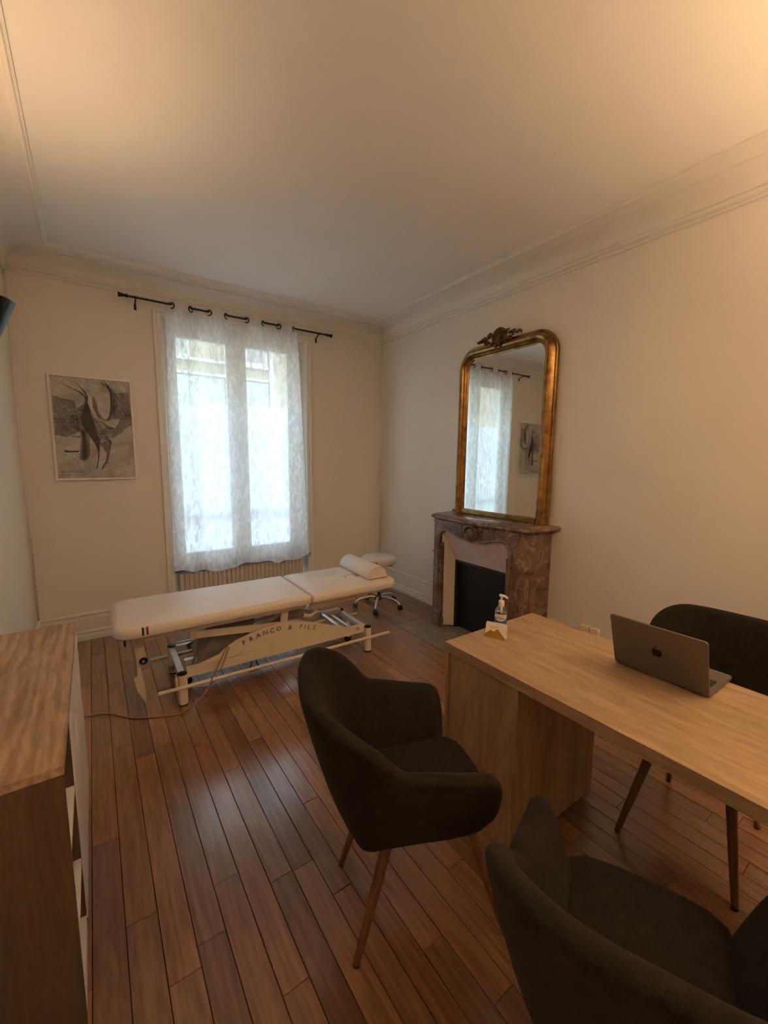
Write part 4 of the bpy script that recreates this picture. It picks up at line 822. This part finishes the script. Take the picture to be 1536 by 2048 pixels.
# ------------------------------------------------------------------ tub armchairs
def make_chair():
    root = empty('armchair')
    # U-shaped plan at seat-bottom level, from one arm front around the back to the other (x forward)
    XF, XB, XR, A0, A1 = 0.158, -0.150, -0.272, 0.200, 0.182
    side = [(XF-(XF-XB)*i/14, -(A0+(A1-A0)*i/14)) for i in range(15)]
    n = 3.6; curve = []
    for i in range(1, 36):
        a = -PI/2-PI*i/36; cx_, sy = math.cos(a), math.sin(a)
        curve.append((XB+(XB-XR)*math.copysign(abs(cx_)**(2/n), cx_), A1*math.copysign(abs(sy)**(2/n), sy)))
    path = side+curve+[(x, -y) for x, y in reversed(side)]
    # even resampling
    S = [0]
    for i in range(1, len(path)): S.append(S[-1]+math.dist(path[i], path[i-1]))
    Lt = S[-1]; N = 72; rp_ = []; us = []
    for k in range(N):
        q = k/(N-1); u = Lt*(0.5-0.5*math.cos(PI*q))*0.35+Lt*q*0.65; us.append(u)
        i = min(max(t for t in range(len(S)) if S[t] <= u+1e-9), len(S)-2); f = (u-S[i])/(S[i+1]-S[i]); rp_.append((path[i][0]+(path[i+1][0]-path[i][0])*f, path[i][1]+(path[i+1][1]-path[i][1])*f))
    def smooth(t): t = max(0, min(1, t)); return t*t*(3-2*t)
    vs = []; ZB = 0.362
    for i, (x, y) in enumerate(rp_):
        a = rp_[max(0, i-2)]; b_ = rp_[min(N-1, i+2)]; tx, ty = b_[0]-a[0], b_[1]-a[1]; L = math.hypot(tx, ty); nx, ny = ty/L, -tx/L
        if nx*(x+0.02)+ny*y < 0: nx, ny = -nx, -ny
        s_ = min(us[i], Lt-us[i])
        hb = smooth((s_-0.265)/0.170)
        h = 0.642+0.050*smooth(s_/0.30)+0.178*hb; zb = ZB; R = 0.080; zc_ = 0.500; k = 1.0
        if s_ < R: k = max(0.03, 1-(1-s_/R)**3.0)**(1/3.0); h = zc_+(h-zc_)*k; zb = zc_-(zc_-zb)*k
        th = 0.058*(0.45+0.55*min(1, s_/0.035)); lean = 0.150-0.020*hb; rr = th/2
        sec = []
        for j in range(7): t = j/6; z = zb+0.012+(h-rr-zb-0.012)*t; sec.append((-0.020*(1-t)**5*k+0.006*math.sin(PI*t), z))
        for j in range(1, 6): a_ = PI*j/6; sec.append((-rr+rr*math.cos(a_), h-rr+rr*math.sin(a_)))
        for j in range(7): t = 1-j/6; sec.append((-th-0.006*math.sin(PI*t), zb+0.012+(h-rr-zb-0.012)*t))
        sec.append((-th*0.8, zb)); sec.append((-th*0.4, zb))
        for o, z in sec:
            off = o+lean*max(-0.02, z-0.38)/0.45; fwd = 0.03*max(0, z-0.38)/0.27*max(0, 1-s_/0.16) if s_ < 0.16 else 0
            vs.append((x+nx*off+min(fwd, 0.05), y+ny*off, z))
    SEC = len(sec)
    fs = [(i*SEC+j, (i+1)*SEC+j, (i+1)*SEC+(j+1) % SEC, i*SEC+(j+1) % SEC) for i in range(N-1) for j in range(SEC)]
    fs += [tuple(range(SEC)), tuple(reversed(range((N-1)*SEC, N*SEC)))]
    MB().add(vs, fs).build('shell', 'upholstery', root, smooth=True, sub=1)
    def slab(z0, z1, g, name, mat, rad, xf, wf):
        base = [(xf-0.012, -wf), (xf, -wf*0.5), (xf+0.006, 0.0), (xf, wf*0.5), (xf-0.012, wf), (0.06, wf+0.004), (-0.08, wf-0.01), (-0.185, wf-0.05), (-0.235, 0.07), (-0.24, 0.0), (-0.235, -0.07), (-0.185, -wf+0.05), (-0.08, -wf+0.01), (0.06, -wf-0.004)]
        lay = [(z0, -rad), (z0+rad*0.35, -rad*0.3), (z0+rad, 0), (z1-rad, 0), (z1-rad*0.35, -rad*0.3), (z1, -rad*1.1), (z1+0.005, -rad*3)]
        vs = []; n_ = len(base)
        for z, o in lay: vs += [(x*(1+(o+g)/0.2), y*(1+(o+g)/0.2), z) for x, y in base]
        fs = [tuple(reversed(range(n_))), tuple(range((len(lay)-1)*n_, len(lay)*n_))]+[(L*n_+i, L*n_+(i+1) % n_, (L+1)*n_+(i+1) % n_, (L+1)*n_+i) for L in range(len(lay)-1) for i in range(n_)]
        return MB().add(vs, fs).build(name, mat, root, smooth=True, sub=1)
    slab(0.395, 0.470, 0.0, 'seat', 'upholstery', 0.022, 0.215, 0.192); slab(0.352, 0.410, -0.008, 'seat_base', 'upholstery', 0.014, 0.190, 0.170)
    for sx, sy in ((-1, -1), (-1, 1), (1, -1), (1, 1)):
        x0, y0 = (0.130 if sx > 0 else -0.145), sy*0.128; x1, y1 = (0.240 if sx > 0 else -0.250), sy*(0.195 if sx > 0 else 0.165)
        l = MB().tube([(x0, y0, 0.366), (x0+(x1-x0)*0.5, y0+(y1-y0)*0.5, 0.185), (x1, y1, 0.006)], [0.0185, 0.0155, 0.0105], 14).build('leg', 'chair_leg_wood', root, smooth='auto')
        MB().lathe([(0.0095, 0.0), (0.011, 0.002), (0.0105, 0.008)], (x1, y1, 0), 12).build('foot_cap', 'black_plastic', l, smooth='auto')
    return root
def copy_tree(o, parent=None):
    c = o.copy(); COL.objects.link(c); c.parent = parent
    for q in list(o.children): copy_tree(q, c)
    return c
ch1 = make_chair()
ch2 = copy_tree(ch1); ch3 = copy_tree(ch1)
for o, (x, y, a), lab_ in ((ch1, (-2.053, -3.232, -21), 'dark upholstered tub armchair with tapered brown legs standing between massage table and desk'),
                           (ch2, (-1.985, -3.925, 24), 'dark upholstered tub armchair seen from behind, cut off at the lower right corner'),
                           (ch3, (-0.945, -3.70, 183), 'grey-brown upholstered tub armchair behind the desk by the right wall')):
    o.location = (x, y, 0); o.rotation_euler = (0, 0, math.radians(a)); tag(o, lab_, 'chair', 'matching tub armchairs around the desk')

# ------------------------------------------------------------------ lamps
sl = empty('wall_lamp', (-W, -2.12, 1.90)); tag(sl, 'black conical uplight lamp on the left wall, cut by the left frame edge', 'lamp')
MB().lathe([(0.030, 0.0), (0.034, 0.01), (0.075, 0.10), (0.118, 0.205), (0.120, 0.208), (0.112, 0.205), (0.070, 0.10), (0.028, 0.016)], (0.125, 0, 0), 32).build('shade', 'black_metal', sl, smooth='auto')
MB().tube([(0.004, 0, 0.02), (0.125, 0, 0.012)], 0.012, 10).build('arm', 'black_metal', sl, smooth='auto'); box('wall_plate', (0.0005, -0.04, -0.04), (0.014, 0.04, 0.09), 'black_metal', sl, 0.004)
MB().ball((0.125, 0, 0.006), 0.028, 12, 8).build('bottom_knob', 'black_metal', sl, smooth=True)
MB().ball((0.125, 0, 0.085), 0.022, 12, 8).build('bulb', 'bulb_glow', sl, smooth=True)
def floor_lamp(loc, lab_):
    f = empty('floor_lamp', loc); tag(f, lab_, 'lamp')
    MB().lathe([(0.14, 0.0), (0.145, 0.008), (0.14, 0.02), (0.03, 0.03)], n=28).build('base', 'black_metal', f, smooth='auto'); MB().lathe([(0.012, 0.02), (0.012, 1.62)], n=12).build('pole', 'black_metal', f, smooth='auto')
    MB().lathe([(0.016, 1.60), (0.05, 1.63), (0.13, 1.72), (0.165, 1.80), (0.167, 1.803), (0.158, 1.80), (0.12, 1.725), (0.04, 1.645)], n=32).build('bowl', 'black_metal', f, smooth='auto'); MB().ball((0, 0, 1.70), 0.03, 12, 8).build('bulb', 'bulb_glow', f, smooth=True)
floor_lamp((-0.88, -5.2, 0), 'black uplight floor lamp standing behind the desk outside the picture')
for nm, loc, e in (('wall_lamp_light', (-W+0.125, -2.12, 2.03), LAMP_A), ('floor_lamp_light', (-0.88, -5.2, 1.76), LAMP_B)):
    L = bpy.data.lights.new(nm, 'SPOT'); L.energy = e; L.color = LAMP_COL; L.spot_size = math.radians(150); L.spot_blend = 0.9; L.shadow_soft_size = 0.06
    o = bpy.data.objects.new(nm, L); COL.objects.link(o); o.location = loc; o.rotation_euler = (PI, 0, 0)
# door in the rear wall
dr = struct(box('door_1', (-2.0, YR+0.002, 0.0), (-1.1, YR+0.05, 2.1), 'door_white', None, 0.004), 'white room door in the rear wall')
MB().tube([(-1.92, YR+0.05, 1.03), (-1.92, YR+0.09, 1.03), (-1.82, YR+0.095, 1.03)], 0.009, 8).build('door_handle', 'chrome', dr, smooth=True)
